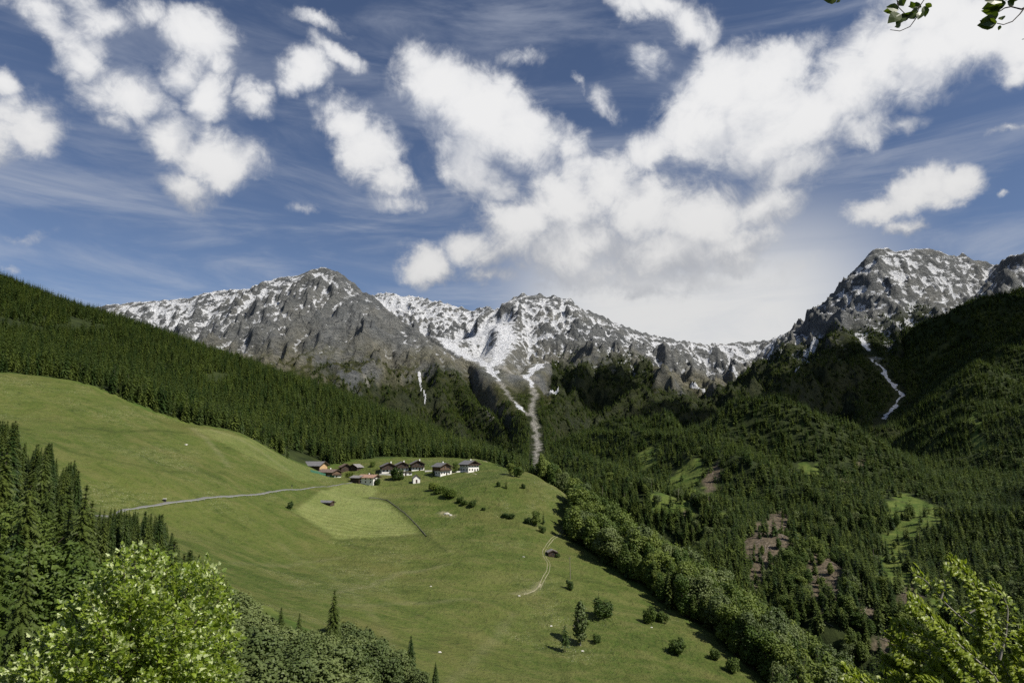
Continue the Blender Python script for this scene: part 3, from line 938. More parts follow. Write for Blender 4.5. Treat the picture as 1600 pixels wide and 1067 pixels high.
def conifer_mesh(name, mat, seed, levels, per, k, radius=0.19, base=0.10, power=0.85, droop=0.16, thin=0.0):
    """Crown of a conifer of height 1."""
    rng = np.random.default_rng(seed)
    Vs, Fs, off = [], [], 0
    temps = [spray(k, 0.34, droop, rng) for _ in range(4)]
    pos, ang, rad, tilt = [], [], [], []
    for i in range(levels):
        t = base + (0.985 - base) * (i + rng.uniform(-.3, .3)) / (levels - 1)
        t = min(max(t, base * .8), .985)
        s = 1 - (t - base) / (1 - base)
        r = radius * (s ** power * 0.97 + 0.03)
        if s > .8:
            r *= 0.80 + 0.2 * (1 - s) / .2
        n = max(3, int(per * (0.45 + 0.55 * s)))
        a0 = rng.uniform(0, 6.28)
        for j in range(n):
            if rng.random() < thin:
                continue
            pos.append((0, 0, t + rng.uniform(-.008, .008)))
            ang.append(a0 + 6.283 * j / n + rng.uniform(-.3, .3))
            rad.append(r * rng.uniform(.68, 1.22))
            tilt.append(-0.12 - 0.38 * s + rng.uniform(-.12, .12) + (0.75 if s < .07 else 0))
    pos, ang, rad, tilt = map(np.array, (pos, ang, rad, tilt))
    ax = np.stack([np.cos(ang) * np.cos(tilt), np.sin(ang) * np.cos(tilt), np.sin(tilt)], 1)
    ay = np.stack([-np.sin(ang), np.cos(ang), np.zeros_like(ang)], 1)
    az_ = np.cross(ax, ay)
    roll = rng.uniform(-.5, .5, len(ang))
    ay2 = ay * np.cos(roll)[:, None] + az_ * np.sin(roll)[:, None]
    az2 = np.cross(ax, ay2)
    which = rng.integers(0, 4, len(ang))
    for q in range(4):
        m = which == q
        wide = np.maximum(rad[m], 0.03)
        V, Fq = batch(temps[q][0], temps[q][1], pos[m], ax[m], ay2[m], az2[m], rad[m], wide, wide)
        Vs.append(V)
        Fs.append(Fq + off)
        off += len(V)
    V = np.vstack(Vs)
    tip = np.array([(0.006, 0, .95), (-.005, .005, .95), (-.002, -.006, .95), (0, 0, 1.0)])
    V = np.vstack([V, tip])
    Fs.append(np.array([(off, off + 1, off + 3), (off + 1, off + 2, off + 3), (off + 2, off, off + 3)]))
    return np_mesh(name, V, np.vstack(Fs), mat)


def tube(pts, radii, sides=7):
    pts = np.array(pts, float)
    V, Fq = [], []
    n = len(pts)
    for i in range(n):
        d = pts[min(i + 1, n - 1)] - pts[max(i - 1, 0)]
        d = d / (np.linalg.norm(d) + 1e-9)
        u = np.cross(d, (0, 0, 1) if abs(d[2]) < .9 else (1, 0, 0))
        u /= np.linalg.norm(u)
        v = np.cross(d, u)
        for j in range(sides):
            a = 2 * math.pi * j / sides
            V.append(pts[i] + radii[i] * (math.cos(a) * u + math.sin(a) * v))
    for i in range(n - 1):
        for j in range(sides):
            k = (j + 1) % sides
            Fq.append((i * sides + j, i * sides + k, (i + 1) * sides + k, (i + 1) * sides + j))
    return np.array(V), np.array(Fq)


def tubes_mesh(name, mat, parts, sides=6):
    Vs, Fs, off = [], [], 0
    for pts, r in parts:
        V, Fq = tube(pts, r, sides)
        Vs.append(V)
        Fs.append(Fq + off)
        off += len(V)
    return np_mesh(name, np.vstack(Vs), np.vstack(Fs), mat, True)


def rand_dirs(rng, n):
    v = rng.normal(size=(n, 3))
    return v / np.linalg.norm(v, axis=1)[:, None]


def leaf_frames(rng, nrm):
    a = rand_dirs(rng, len(nrm))
    ax = np.cross(nrm, a)
    ax /= np.linalg.norm(ax, axis=1)[:, None] + 1e-9
    ay = np.cross(nrm, ax)
    return ax, ay


CLUMP_V = np.array([(-.5, -.15, -.06), (-.1, -.5, 0), (.5, -.1, -.08), (.15, .45, -.04), (0, 0, .12)], float)
CLUMP_F = np.array([(0, 1, 4), (1, 2, 4), (2, 3, 4), (3, 0, 4)])


def crown_mesh(name, mat, seed, lobes, n, size, fill=0.55):
    """Broadleaf crown: leaf clumps spread through a handful of lobes (cx, cy, cz, rx, ry, rz)."""
    rng = np.random.default_rng(seed)
    vol = np.array([l[3] * l[4] * l[5] for l in lobes]) ** (2 / 3)
    cnt = np.maximum(12, (n * vol / vol.sum()).astype(int))
    P_, N_ = [], []
    for l, c in zip(lobes, cnt):
        d = rand_dirs(rng, c)
        r = rng.uniform(fill ** 3, 1.15, c) ** (1 / 3)
        ph = rng.uniform(0, 6.28, 3)
        r = r * (1 + .16 * np.sin(d[:, 0] * 6 + ph[0]) * np.sin(d[:, 1] * 5 + ph[1]) + .12 * np.sin(d[:, 2] * 7 + ph[2]))
        P_.append(np.array(l[:3]) + d * r[:, None] * np.array(l[3:]))
        N_.append(d + rand_dirs(rng, c) * 0.9 + np.array([0, 0, .35]))
    P_, N_ = np.vstack(P_), np.vstack(N_)
    N_ /= np.linalg.norm(N_, axis=1)[:, None] + 1e-9
    ax, ay = leaf_frames(rng, N_)
    s = size * rng.uniform(.55, 1.35, len(P_))
    V, Fq = batch(CLUMP_V, CLUMP_F, P_, ax, ay, N_, s, s, s)
    return np_mesh(name, V, Fq, mat)


def lobes_tree(seed, n=9, w=.32, base=.25):
    rng = np.random.default_rng(seed)
    L = [(0, 0, .62, w * .75, w * .75, .36)]
    for i in range(n):
        z = rng.uniform(base + .05, .9)
        r = w * (0.75 - abs(z - .52) * .9)
        a = rng.uniform(0, 6.28)
        q = rng.uniform(.12, .2)
        L.append((math.cos(a) * r, math.sin(a) * r, z, q, q, q * 1.05))
    return L


def lobes_bush(seed, n=7):
    rng = np.random.default_rng(seed)
    L = [(0, 0, .45, .42, .42, .45)]
    for i in range(n):
        a = rng.uniform(0, 6.28)
        r = rng.uniform(.2, .4)
        q = rng.uniform(.18, .28)
        L.append((math.cos(a) * r, math.sin(a) * r, rng.uniform(.22, .75), q, q, q))
    return L


def lobes_column(seed):
    rng = np.random.default_rng(seed)
    L = []
    for i in range(9):
        z = .2 + .8 * i / 9
        r = .115 * math.sin(math.pi * (z * .9 + .08)) + .03
        L.append((rng.uniform(-.03, .03), rng.uniform(-.03, .03), z, r * 1.1, r * 1.1, .09))
    return L


TR_V, TR_F = tube([(0, 0, -.06), (0, 0, .3), (0, 0, .97)], [.014, .010, .002], 6)
trunk_spruce = np_mesh('spruce_trunk', TR_V, TR_F, M['bark'], True)


def branchy_trunk(name, seed, mat, base=.2, n=6):
    rng = np.random.default_rng(seed)
    parts = [([(0, 0, -.06), (.01, 0, .3), (-.01, .01, .6), (0, 0, .9)], [.020, .015, .010, .003])]
    for i in range(n):
        z = rng.uniform(base, .7)
        a = rng.uniform(0, 6.28)
        l = rng.uniform(.14, .26)
        parts.append(([(0, 0, z), (math.cos(a) * l * .6, math.sin(a) * l * .6, z + .08), (math.cos(a) * l, math.sin(a) * l, z + .2)], [.009, .006, .002]))
    return tubes_mesh(name, mat, parts, 5)


trunk_broad = [branchy_trunk('broadleaf_trunk', 3, M['bark']), branchy_trunk('broadleaf_trunk', 4, M['bark'])]
stem_bush = branchy_trunk('bush_stem', 5, M['bark'], .05, 8)

NEAR_SPRUCE = [conifer_mesh('spruce_crown', M['spruce'], 20 + i, 56 + 4 * i, 15, 9, radius=.14 + .02 * i, base=.04, power=.72, droop=.28) for i in range(3)]
MID_SPRUCE = [conifer_mesh('spruce_crown', M['spruce'], 30 + i, 20, 7, 3, radius=.15 + .022 * i, base=.10) for i in range(4)]
MID_LARCH = [conifer_mesh('larch_crown', M['larch'], 35 + i, 17, 6, 3, radius=.15 + .03 * i, base=.16, thin=.18) for i in range(2)]
NEAR_LARCH = conifer_mesh('larch_crown', M['larch'], 38, 44, 12, 9, radius=.17, base=.12, power=.75, thin=.12)
FAR_SPRUCE = [conifer_mesh('spruce_crown', M['spruce'], 40 + i, 11, 6, 2, radius=.155 + .022 * i, base=.08) for i in range(4)]
BROAD = [crown_mesh('broadleaf_crown', M['broad'], 50 + i, lobes_tree(50 + i, 10, .25 + .03 * (i % 2), .18), 2600, .058) for i in range(4)]
NEAR_BROAD = [crown_mesh('broadleaf_crown', M['broad'], 56 + i, lobes_tree(56 + i, 12, .26, .12), 11000, .024) for i in range(2)]
ALDER = [crown_mesh('alder_crown', M['broad'], 58 + i, [(l[0] * 1.25, l[1] * 1.25, l[2], l[3] * 1.3, l[4] * 1.3, l[5]) for l in lobes_column(58 + i)], 2200, .052, .3) for i in range(2)]
WILLOW = [crown_mesh('grey_green_crown', M['willow'], 60 + i, lobes_tree(60 + i, 10, .36, .12), 3600, .052) for i in range(3)]
BUSH = [crown_mesh('bush_crown', M['shrub'], 70 + i, lobes_bush(70 + i), 1500, .10) for i in range(3)]
BRIGHT = [crown_mesh('bush_crown', M['bright'], 80 + i, lobes_bush(80 + i), 1500, .10) for i in range(2)]


CROWN_OF = {}


def tree(name, label, cat, loc, height, crown, trunk, group=None, width=1.0, rz=None, crown_name='crown', trunk_name='trunk', lean=0):
    t = thing(name, label, cat, loc, RNG.uniform(0, 6.28) if rz is None else rz, group)
    t.scale = (height * width, height * width, height)
    if lean:
        t.rotation_euler[0] = lean
    link(trunk_name, trunk, t)
    t_crown = link(crown_name, crown, t)
    CROWN_OF[t.name] = t_crown
    return t


def scatter(h, x0, x1, y0, y1, spacing, mask, seed):
    """Random tree spots on a ground sheet, only inside the view's width (plus a margin)."""
    rng = np.random.default_rng(seed)
    n = int((x1 - x0) * (y1 - y0) / spacing ** 2)
    X, Y = rng.uniform(x0, x1, n), rng.uniform(y0, y1, n)
    # drop a tree that stands almost on top of another one
    cell = np.stack([np.floor(X / (spacing * .62)), np.floor(Y / (spacing * .62))], 1)
    keep = np.unique(cell, axis=0, return_index=True)[1]
    X, Y = X[keep], Y[keep]
    m = (np.abs(X) < 0.90 * np.maximum(Y, 1) + 40) & (Y > 20)
    X, Y = X[m], Y[m]
    Z = h(X, Y)
    m = mask(X, Y, Z)
    return np.stack([X[m], Y[m], Z[m]], 1)


def visible(p, h_list, top):
    """True where the line from the camera to the tree's upper part clears the ground sheets."""
    ok = np.ones(len(p), bool)
    for f in np.linspace(.15, .97, 60):
        x, y, z = p[:, 0] * f, p[:, 1] * f, (p[:, 2] + top) * f
        for h in h_list:
            ok &= z > h(x, y) - .5
    return ok


def forest(name, label, pts, scales, kinds, protos, girth=(.85, 1.3)):
    """One mass of trees: points carrying size, turn and kind; the crowns are instanced on them."""
    me = bpy.data.meshes.new(name)
    me.vertices.add(len(pts))
    me.vertices.foreach_set('co', np.asarray(pts, np.float32).ravel())
    rng = np.random.default_rng(len(pts))
    for an, av, ty in (('tree_size', scales, 'FLOAT'), ('tree_turn', rng.uniform(0, 6.28, len(pts)), 'FLOAT'), ('tree_kind', kinds, 'INT'), ('tree_girth', rng.uniform(girth[0], girth[1], len(pts)), 'FLOAT')):
        a = me.attributes.new(an, ty, 'POINT')
        a.data.foreach_set('value', np.asarray(av, np.float32 if ty == 'FLOAT' else np.int32))
    o = link(name, me, None, kind='stuff', label=label, category='forest')
    g = bpy.data.node_groups.new(name, 'GeometryNodeTree')
    g.interface.new_socket('Geometry', in_out='INPUT', socket_type='NodeSocketGeometry')
    g.interface.new_socket('Geometry', in_out='OUTPUT', socket_type='NodeSocketGeometry')
    k = NT(g)
    gi, go = k.n('NodeGroupInput'), k.n('NodeGroupOutput')
    join = k.n('GeometryNodeJoinGeometry')
    for pr in reversed(protos):
        oi = k.n('GeometryNodeObjectInfo', transform_space='ORIGINAL')
        oi.inputs['Object'].default_value = pr
        oi.inputs['As Instance'].default_value = True
        g.links.new(oi.outputs['Geometry'], join.inputs[0])
    iop = k.n('GeometryNodeInstanceOnPoints')
    g.links.new(gi.outputs[0], iop.inputs['Points'])
    g.links.new(join.outputs[0], iop.inputs['Instance'])
    iop.inputs['Pick Instance'].default_value = True

    def na(nm, ty):
        nd = k.n('GeometryNodeInputNamedAttribute', data_type=ty)
        nd.inputs['Name'].default_value = nm
        return nd.outputs['Attribute']
    g.links.new(na('tree_kind', 'INT'), iop.inputs['Instance Index'])
    cx = k.n('ShaderNodeCombineXYZ')
    g.links.new(na('tree_turn', 'FLOAT'), cx.inputs[2])
    g.links.new(cx.outputs[0], iop.inputs['Rotation'])
    sz = na('tree_size', 'FLOAT')
    gz = k.math('MULTIPLY', sz, na('tree_girth', 'FLOAT'))
    cs = k.n('ShaderNodeCombineXYZ')
    for i, s_ in enumerate((gz, gz, sz)):
        g.links.new(s_, cs.inputs[i])
    g.links.new(cs.outputs[0], iop.inputs['Scale'])
    g.links.new(iop.outputs[0], go.inputs[0])
    md = o.modifiers.new('forest', 'NODES')
    md.node_group = g
    return o


# ---- where trees stand on the near hillside
def hill_mask(X, Y, Z):
    inside = meadow_mask(X, Y)
    d = dist_poly(X, Y, MEADOW_XY + MEADOW_XY[:1])
    return ~inside & (d > 2.5) & (Z > -262)


WOOD_EDGE = [P(px, py, Y)[:2] for px, py, Y in [(850, 742, 540), (890, 775, 485), (878, 838, 411), (935, 878, 375), (1000, 923, 343), (1100, 991, 297), (1150, 1035, 278), (1190, 1075, 262), (1200, 1140, 235)]]


def right_wood(X, Y):
    """Beyond the meadow's right edge: the broadleaf wood."""
    d = dist_poly(X, Y, WOOD_EDGE)
    return (X > 20) & (Y < 560) & (Y > 160) & (d < 190)


hs = scatter(h_hill, -950, 420, 22, 1240, 4.3, hill_mask, 1)
hq = project(hs[:, 0], hs[:, 1], hs[:, 2])
rw = right_wood(hs[:, 0], hs[:, 1])
hs = hs[~(rw & (hq[0] < 1195) & (hs[:, 1] < 264))]
hq = project(hs[:, 0], hs[:, 1], hs[:, 2])
rw = right_wood(hs[:, 0], hs[:, 1])
near_left = ~rw & (hs[:, 1] < 290) & (hs[:, 0] < 20)
upper = ~rw & ~near_left & (hs[:, 1] > 290)
# the upper wood thins out to alpine meadow in a few clearings
VILLAGE_BACK = in_poly(hq[0], hq[1], [(515, 730), (520, 706), (600, 712), (660, 706), (705, 710), (745, 712), (790, 728), (800, 738), (560, 735)])
U = hs[upper & ((fbm(hs[:, 0], hs[:, 1], 120, 3, .5, 33) > -.38) | (hs[:, 1] > 900))]
BARN_AXIS = [P(470, 726, 520)[:2], P(460, 724, 548)[:2], P(506, 735, 537)[:2]]
U = U[dist_poly(U[:, 0], U[:, 1], BARN_AXIS) > 13]
NL = hs[near_left]
RW = hs[rw]
print('hill trees', len(U), len(NL), len(RW))

rng = np.random.default_rng(5)
# ---- individual spruces of the near wood, lower left
_q = project(NL[:, 0], NL[:, 1], NL[:, 2])
spr = (NL[:, 0] < -0.42 * NL[:, 1]) & (NL[:, 1] > 62) & (NL[:, 0] > -0.95 * NL[:, 1])
S_ = NL[spr]
hgt = rng.uniform(17, 33, len(S_))


def cap_top(p, hgt, prof):
    """Shorten trees so that the wood's upper outline follows the photo's skyline of tops."""
    q = project(p[:, 0], p[:, 1], p[:, 2])[0]
    lim_py = np.interp(q, [a for a, b in prof], [b for a, b in prof])
    d = np.array([pix_dir(a, b) for a, b in zip(q, lim_py)])
    zmax = d[:, 2] / d[:, 1] * p[:, 1]
    return np.minimum(hgt, zmax - p[:, 2])


hgt = cap_top(S_, hgt, [(-100, 650), (15, 655), (30, 690), (70, 688), (90, 730), (110, 715), (130, 790), (200, 795), (250, 800), (275, 850), (300, 860), (330, 880), (400, 930)])
hgt = hgt * (1 - .34 * rng.random(len(S_)) ** 1.6)
ok = (hgt > 5) & (rng.random(len(S_)) < .62)
S_, hgt = S_[ok], hgt[ok]
order = np.argsort(S_[:, 1])
S_, hgt = S_[order], hgt[order]
first_crowns = {}
NS = 0
for (x, y, z), hh in zip(S_, hgt):
    if NS >= 140:
        break
    i = NS % 3
    if NS % 8 == 5:
        tree('larch_tree', 'paler larch among the dark spruces in the wood at the lower left', 'larch', (x, y, z), float(hh) * .92, NEAR_LARCH, trunk_spruce, 'larches in the near wood at lower left', RNG.uniform(1.0, 1.4))
        NS += 1
        continue
    if NS % 11 == 7:
        tree('broadleaf_tree', 'bushy broadleaf tree among the spruces in the wood at the lower left', 'tree', (x, y, z), float(hh) * .8, NEAR_BROAD[NS % 2], trunk_broad[NS % 2], 'broadleaf trees in the near wood at lower left', RNG.uniform(.9, 1.2))
        NS += 1
        continue
    tr = tree('spruce_tree', 'dark green spruce standing in the wood at the lower left of the meadow', 'spruce', (x, y, z), float(hh), NEAR_SPRUCE[i], trunk_spruce, 'spruces in the near wood at lower left', RNG.uniform(.9, 1.3))
    first_crowns.setdefault('near%d' % i, CROWN_OF[tr.name])
    NS += 1
LEFT_OVER = (S_[NS:], hgt[NS:])

# ---- grey-green thicket along the foot of the meadow
T_ = NL[(NL[:, 0] >= -0.44 * NL[:, 1]) & (NL[:, 0] < -0.08 * NL[:, 1]) & (NL[:, 1] > 70) & (NL[:, 1] < 212)]
th = rng.uniform(7, 13, len(T_))
th = cap_top(T_, th, [(300, 885), (350, 930), (380, 935), (410, 965), (450, 990), (520, 985), (590, 1000), (640, 1035), (690, 1060)])
ok = th > 3
T_, th = T_[ok], th[ok]
nt = 0
for (x, y, z), hh in zip(T_, th):
    if nt >= 140:
        break
    tree('broadleaf_tree', 'bushy grey green tree in the thicket at the foot of the meadow', 'tree', (x, y, z), float(hh), WILLOW[nt % 3], trunk_broad[nt % 2], 'grey green trees in the thicket', RNG.uniform(1.0, 1.5))
    nt += 1
print('thicket', nt, len(T_))
for px, py, Y, hh, lab in [(520, 1005, 178, 13.0, 'tall dark spruce poking out of the thicket, tallest of those at its right end'), (466, 1010, 175, 8.0, 'small pointed spruce in the middle of the thicket'), (437, 1010, 170, 9.0, 'slim spruce rising from the left part of the thicket'),
                           (641, 1058, 190, 10.5, 'lone spruce standing on open grass right of the thicket'), (680, 1090, 190, 8.0, 'spruce top at the bottom edge, rightmost of those below the meadow')]:
    b = P(px, py, Y)
    zz = h_hill(np.array([b[0]]), np.array([b[1]]))[0]
    tree('spruce_tree', lab, 'spruce', (b[0], b[1], zz), hh + max(0, b[2] - zz), NEAR_SPRUCE[int(px) % 3], trunk_spruce, None, 1.1)

for n, (px, py, Y, hh) in enumerate([(560, 1062, 186, 9.5), (585, 1072, 184, 9), (606, 1076, 186, 8), (625, 1085, 184, 8.5), (540, 1050, 188, 9), (598, 1095, 172, 9), (655, 1092, 182, 6)]):
    b = P(px, py, Y)
    zz = h_hill(np.array([b[0]]), np.array([b[1]]))[0]
    tree('broadleaf_tree', 'bushy grey green tree in the thicket at the foot of the meadow', 'tree', (b[0], b[1], zz), hh, WILLOW[n % 3], trunk_broad[n % 2], 'grey green trees in the thicket', 1.3)

# ---- the edge of the upper wood, tree by tree, then the rest as one mass
vis = visible(U, [h_hill], 14.0)
U = U[vis]
ue = dist_poly(U[:, 0], U[:, 1], MEADOW_XY[:14])
o_ = np.argsort(ue + 8 * rng.random(len(U)))
edge, rest = o_[:122], o_[122:]
# among the rest keep an even wood
eh = 9 + 12 * rng.random(len(edge)) ** 1.3
LARCHES = []
for n, i in enumerate(edge):
    if n % 9 == 4:
        tr = tree('larch_tree', 'light green larch among dark spruces along the upper edge of the meadow', 'larch', U[i], float(eh[n]), MID_LARCH[len(LARCHES) % 2], trunk_spruce, 'larches along the upper edge of the meadow', RNG.uniform(.85, 1.2))
        LARCHES.append(CROWN_OF[tr.name])
        continue
    tr = tree('spruce_tree', 'tall spruce in the front row of the wood along the upper edge of the meadow', 'spruce', U[i], float(eh[n]), MID_SPRUCE[n % 4], trunk_spruce, 'spruces along the upper edge of the meadow', RNG.uniform(.85, 1.25))
    first_crowns.setdefault('mid%d' % (n % 4), CROWN_OF[tr.name])
mids = [first_crowns['mid%d' % i] for i in range(4)] + LARCHES[:2]
R_ = U[rest]
forest('spruce_forest', 'dense spruce forest covering the ridge above the meadow', R_, 6 + 14 * rng.random(len(R_)) ** .8, np.where(fbm(R_[:, 0], R_[:, 1], 70, 3, .5, 61) + .35 * rng.normal(size=len(R_)) > .42, rng.integers(4, 6, len(R_)), rng.integers(0, 4, len(R_))), mids)
nk = [first_crowns['near%d' % i] for i in range(3)]
forest('near_forest', 'dark spruces standing deeper in the wood at the lower left', LEFT_OVER[0], LEFT_OVER[1], rng.integers(0, 3, len(LEFT_OVER[0])), nk)

# ---- broadleaf wood right of the meadow
vis = visible(RW, [h_hill], 12.0)
RW = RW[vis]
rd = dist_poly(RW[:, 0], RW[:, 1], WOOD_EDGE)
o_ = np.argsort(np.hypot(RW[:, 0], RW[:, 1]) * .25 + rd + 6 * rng.random(len(RW)))
bl = []
WB = [ALDER[0], ALDER[1], BROAD[0], ALDER[1], ALDER[0], WILLOW[0]]
for n, i in enumerate(o_[:170]):
    hh = min(19, 8 + .22 * rd[i] + rng.uniform(0, 8))
    if rng.random() < .24:
        tree('spruce_tree', 'dark spruce among paler broadleaf trees right of the meadow', 'spruce', RW[i], hh * 1.2, MID_SPRUCE[n % 4], trunk_spruce, 'spruces among the broadleaf trees', 1.0)
    else:
        tr = tree('broadleaf_tree', 'mid green broadleaf tree at the steep right edge of the meadow', 'tree', RW[i], hh, WB[n % 6], trunk_broad[n % 2], 'broadleaf trees along the right edge of the meadow', RNG.uniform(.75, 1.15))
        if len(bl) < 6 and CROWN_OF[tr.name].data == WB[len(bl)]:
            bl.append(CROWN_OF[tr.name])
Rr = RW[o_[170:]]
kk = np.where(rng.random(len(Rr)) < .38, rng.integers(len(bl), len(bl) + 6, len(Rr)), rng.integers(0, len(bl), len(Rr)))
forest('broadleaf_forest', 'pale green broadleaf wood on the slope falling into the gorge', Rr, np.where(kk >= len(bl), 11 + 13 * rng.random(len(Rr)), 9 + 12 * rng.random(len(Rr))), kk, bl + mids)
print('broadleaf wood', len(Rr))

# ---- far slopes
far_protos = []
FAR_SPOTS = []


_SLOPE = 1


def slope_mask(X, Y, Z):
    qx, qy = project(X, Y, Z)
    m = Z > -285
    hh = h_hill(X, Y)
    m &= (Z > hh - 1) | (Y > 1200) | (X > 415)
    jx, jy = qx + 14 * fbm(X, Y, 45, 4, .65, 90), qy + 14 * fbm(X, Y, 45, 4, .65, 91)
    for lst, keepf in ((BARE_E, .20), (GREEN_E, .07)):
        for px, py, a, b, r in lst:
            c, s = math.cos(math.radians(r)), math.sin(math.radians(r))
            dx, dy = jx - px, jy - (py - 4)
            q = ((dx * c + dy * s) / a) ** 2 + ((-dx * s + dy * c) / b) ** 2 < 1
            m &= ~q | (np.random.default_rng(int(px)).random(len(X)) < keepf)
    m &= (fbm(X, Y, 55, 3, .6, 95) > -.52) & (dist_poly(X, Y, GULLY_R) > 18) & (dist_poly(X, Y, STREAM_C) > 16)
    return m


SL = scatter(h_slopes, -80, 2250, 380, 2780, 6.6, slope_mask, 2)
_e = scatter(h_slopes, -80, 900, 380, 1100, 7.0, slope_mask, 12)
SL = np.vstack([SL, _e[np.hypot(_e[:, 0], _e[:, 1]) < 1050]])
SL = SL[visible(SL, [h_hill, h_slopes], 16.0)]
# the hundred or so nearest trees on the far side stand as trees of their own
o_ = np.argsort(np.hypot(SL[:, 0], SL[:, 1]))
for n, i in enumerate(o_[:24]):
    tr = tree('spruce_tree', 'dark spruce on the steep far side of the gorge', 'spruce', SL[i], float(rng.uniform(14, 22)), FAR_SPRUCE[n % 4], trunk_spruce, 'spruces across the gorge', 1.05)
    first_crowns.setdefault('far%d' % (n % 4), CROWN_OF[tr.name])
fars = [first_crowns['far%d' % i] for i in range(4)]
SL = SL[o_[24:]]
near_part = np.hypot(SL[:, 0], SL[:, 1]) < 1000
a_ = SL[near_part]
_n = fbm(a_[:, 0], a_[:, 1], 110, 3, .5, 44) + .3 * rng.normal(size=len(a_))
kk = np.where(_n > .42, rng.integers(6, 6 + len(bl), len(a_)), np.where(_n < -.30, rng.integers(4, 6, len(a_)), rng.integers(0, 4, len(a_))))
forest('gorge_forest', 'dark spruce and larch forest on the slopes across the gorge', a_, np.where(kk >= 6, 6 + 9 * rng.random(len(a_)), 9 + 15 * rng.random(len(a_))), kk, mids + bl, (1.0, 1.6))
b_ = SL[~near_part]
forest('valley_forest', 'dark conifer forest on the higher slopes right of the valley', b_, 9 + 14 * rng.random(len(b_)), np.where(fbm(b_[:, 0], b_[:, 1], 120, 3, .5, 62) + .3 * rng.normal(size=len(b_)) > .55, rng.integers(4, 6, len(b_)), rng.integers(0, 4, len(b_))), fars + LARCHES[:2], (1.1, 1.7))
print('slopes', len(a_), len(b_))


def treeline(h, gt):
    def f(X, Y, Z):
        e = 2.0
        sl = np.hypot(h(X + e, Y) - Z, h(X, Y + e) - Z) / e
        qx, qy = project(X, Y, Z)
        lim = gt(qx) if callable(gt) else gt
        return (Z > -250) & (Z < lim + 110 * fbm(X, Y, 190, 4, .55, 71)) & (sl < 2.3) & (fbm(X, Y, 45, 3, .6, 97) > -.30 - np.clip((lim - Z - 100) / 250, -.3, .4))
    return f


GUL2 = [hit(px, py, h_left, 1500, 4000)[:2] for px, py in [(655, 585), (658, 600), (664, 625)]]
MT = []
for h, box, gt, gul, sd in ((h_left, (-1500, 250, 1500, 3400), WT_L, [GUL2, STREAM_C], 5), (h_cent, (-300, 1500, 1400, 3600), WT_C, [STREAM_C, STREAM_B], 6), (h_right, (700, 2650, 1700, 3400), WT_R, [GULLY_R], 7)):
    p = scatter(h, *box, 6.6, treeline(h, gt), sd)
    for L in gul:
        p = p[dist_poly(p[:, 0], p[:, 1], L) > 19]
    hl = [h_hill, h_slopes, h] if sd != 5 else [h_hill, h]
    p = p[visible(p, hl, 16.0)]
    MT.append(p)
    print('mountain trees', len(p))
MT = np.vstack(MT)
forest('mountain_forest', 'dark forest climbing the foot of the mountains', MT, 8 + 12 * rng.random(len(MT)), np.where(fbm(MT[:, 0], MT[:, 1], 150, 3, .5, 63) + .3 * rng.normal(size=len(MT)) > .55, rng.integers(4, 6, len(MT)), rng.integers(0, 4, len(MT))), fars + LARCHES[:2], (1.1, 1.7))

# ---- fallen and standing dead trunks on the slips and among the trees across the gorge
_r = np.random.default_rng(90)
dw = []
for px, py, a, b, r in BARE_E[:7]:
    for _ in range(int(a * b / 28)):
        q = hit(px + _r.normal(0, a * .55), py + _r.normal(0, b * .5), h_slopes, 380, 1600, 220)
        an, L = _r.uniform(0, 6.28), _r.uniform(4, 12)
        e = np.array([q[0] + math.cos(an) * L, q[1] + math.sin(an) * L])
        ez = h_slopes(e[None, 0], e[None, 1])[0]
        dw.append(([tuple(q + [0, 0, .3]), (e[0], e[1], ez + .35)], [_r.uniform(.18, .34), .12]))
for i in _r.choice(len(a_), 70, False):
    q = a_[i] + _r.normal(0, 1.5, 3) * [1, 1, 0]
    dw.append(([tuple(q - [0, 0, 1]), (q[0] + _r.normal(0, .5), q[1], q[2] + _r.uniform(9, 17))], [.3, .08]))
M['deadwood'] = plain('bleached_deadwood', (0.25, 0.21, 0.175), 0.95, 0.3, .6)
link('deadwood', tubes_mesh('deadwood', M['deadwood'], dw, 5), None, kind='stuff', label='bleached fallen trunks strewn over the bare slips across the gorge', category='deadwood')

# ------------------------------------------------------------------ village, road and small things on the meadow
M.update(
    plaster=plain('white_plaster', (0.74, 0.72, 0.68), 0.9, 0.06, 1.2),
    wood=plain('weathered_dark_wood', (0.060, 0.043, 0.032), 0.85, 0.35, 1.5),
    brown=plain('brown_wood', (0.13, 0.085, 0.055), 0.85, 0.3, 1.5),
    tan=plain('fresh_tan_wood', (0.46, 0.31, 0.17), 0.8, 0.15, 1.5),
    slate=plain('grey_roofing', (0.15, 0.15, 0.155), 0.75, 0.22, 1.0),
    greyroof=plain('weathered_shingles', (0.20, 0.19, 0.18), 0.85, 0.3, 1.0),
    redroof=plain('reddish_tiles', (0.30, 0.19, 0.14), 0.85, 0.25, 1.2),
    brownroof=plain('brown_shingles', (0.17, 0.125, 0.105), 0.85, 0.3, 1.2),
    glass=plain('window_glass', (0.03, 0.035, 0.04), 0.15, 0.1, 1.0, 0.5),
    asphalt=plain('worn_asphalt', (0.125, 0.125, 0.12), 0.9, 0.2, 0.6),
    gravel=plain('pale_gravel', (0.235, 0.22, 0.14), 0.95, 0.25, 1.2),
    stone=plain('mossy_stone', (0.075, 0.08, 0.05), 0.9, 0.35, 1.5),
    palestone=plain('pale_stone', (0.52, 0.50, 0.45), 0.9, 0.25, 2.0),
    metal=plain('galvanised_steel', (0.27, 0.275, 0.28), 0.5, 0.15, 2.0, 0.5),
    green_net=plain('green_netting', (0.05, 0.14, 0.09), 0.8, 0.2, 2.0),
    pole=plain('pole_wood', (0.20, 0.17, 0.14), 0.9, 0.25, 2.0),
    darkpaint=plain('dark_paint', (0.03, 0.03, 0.032), 0.5, 0.2, 2.0, 0.4),
)


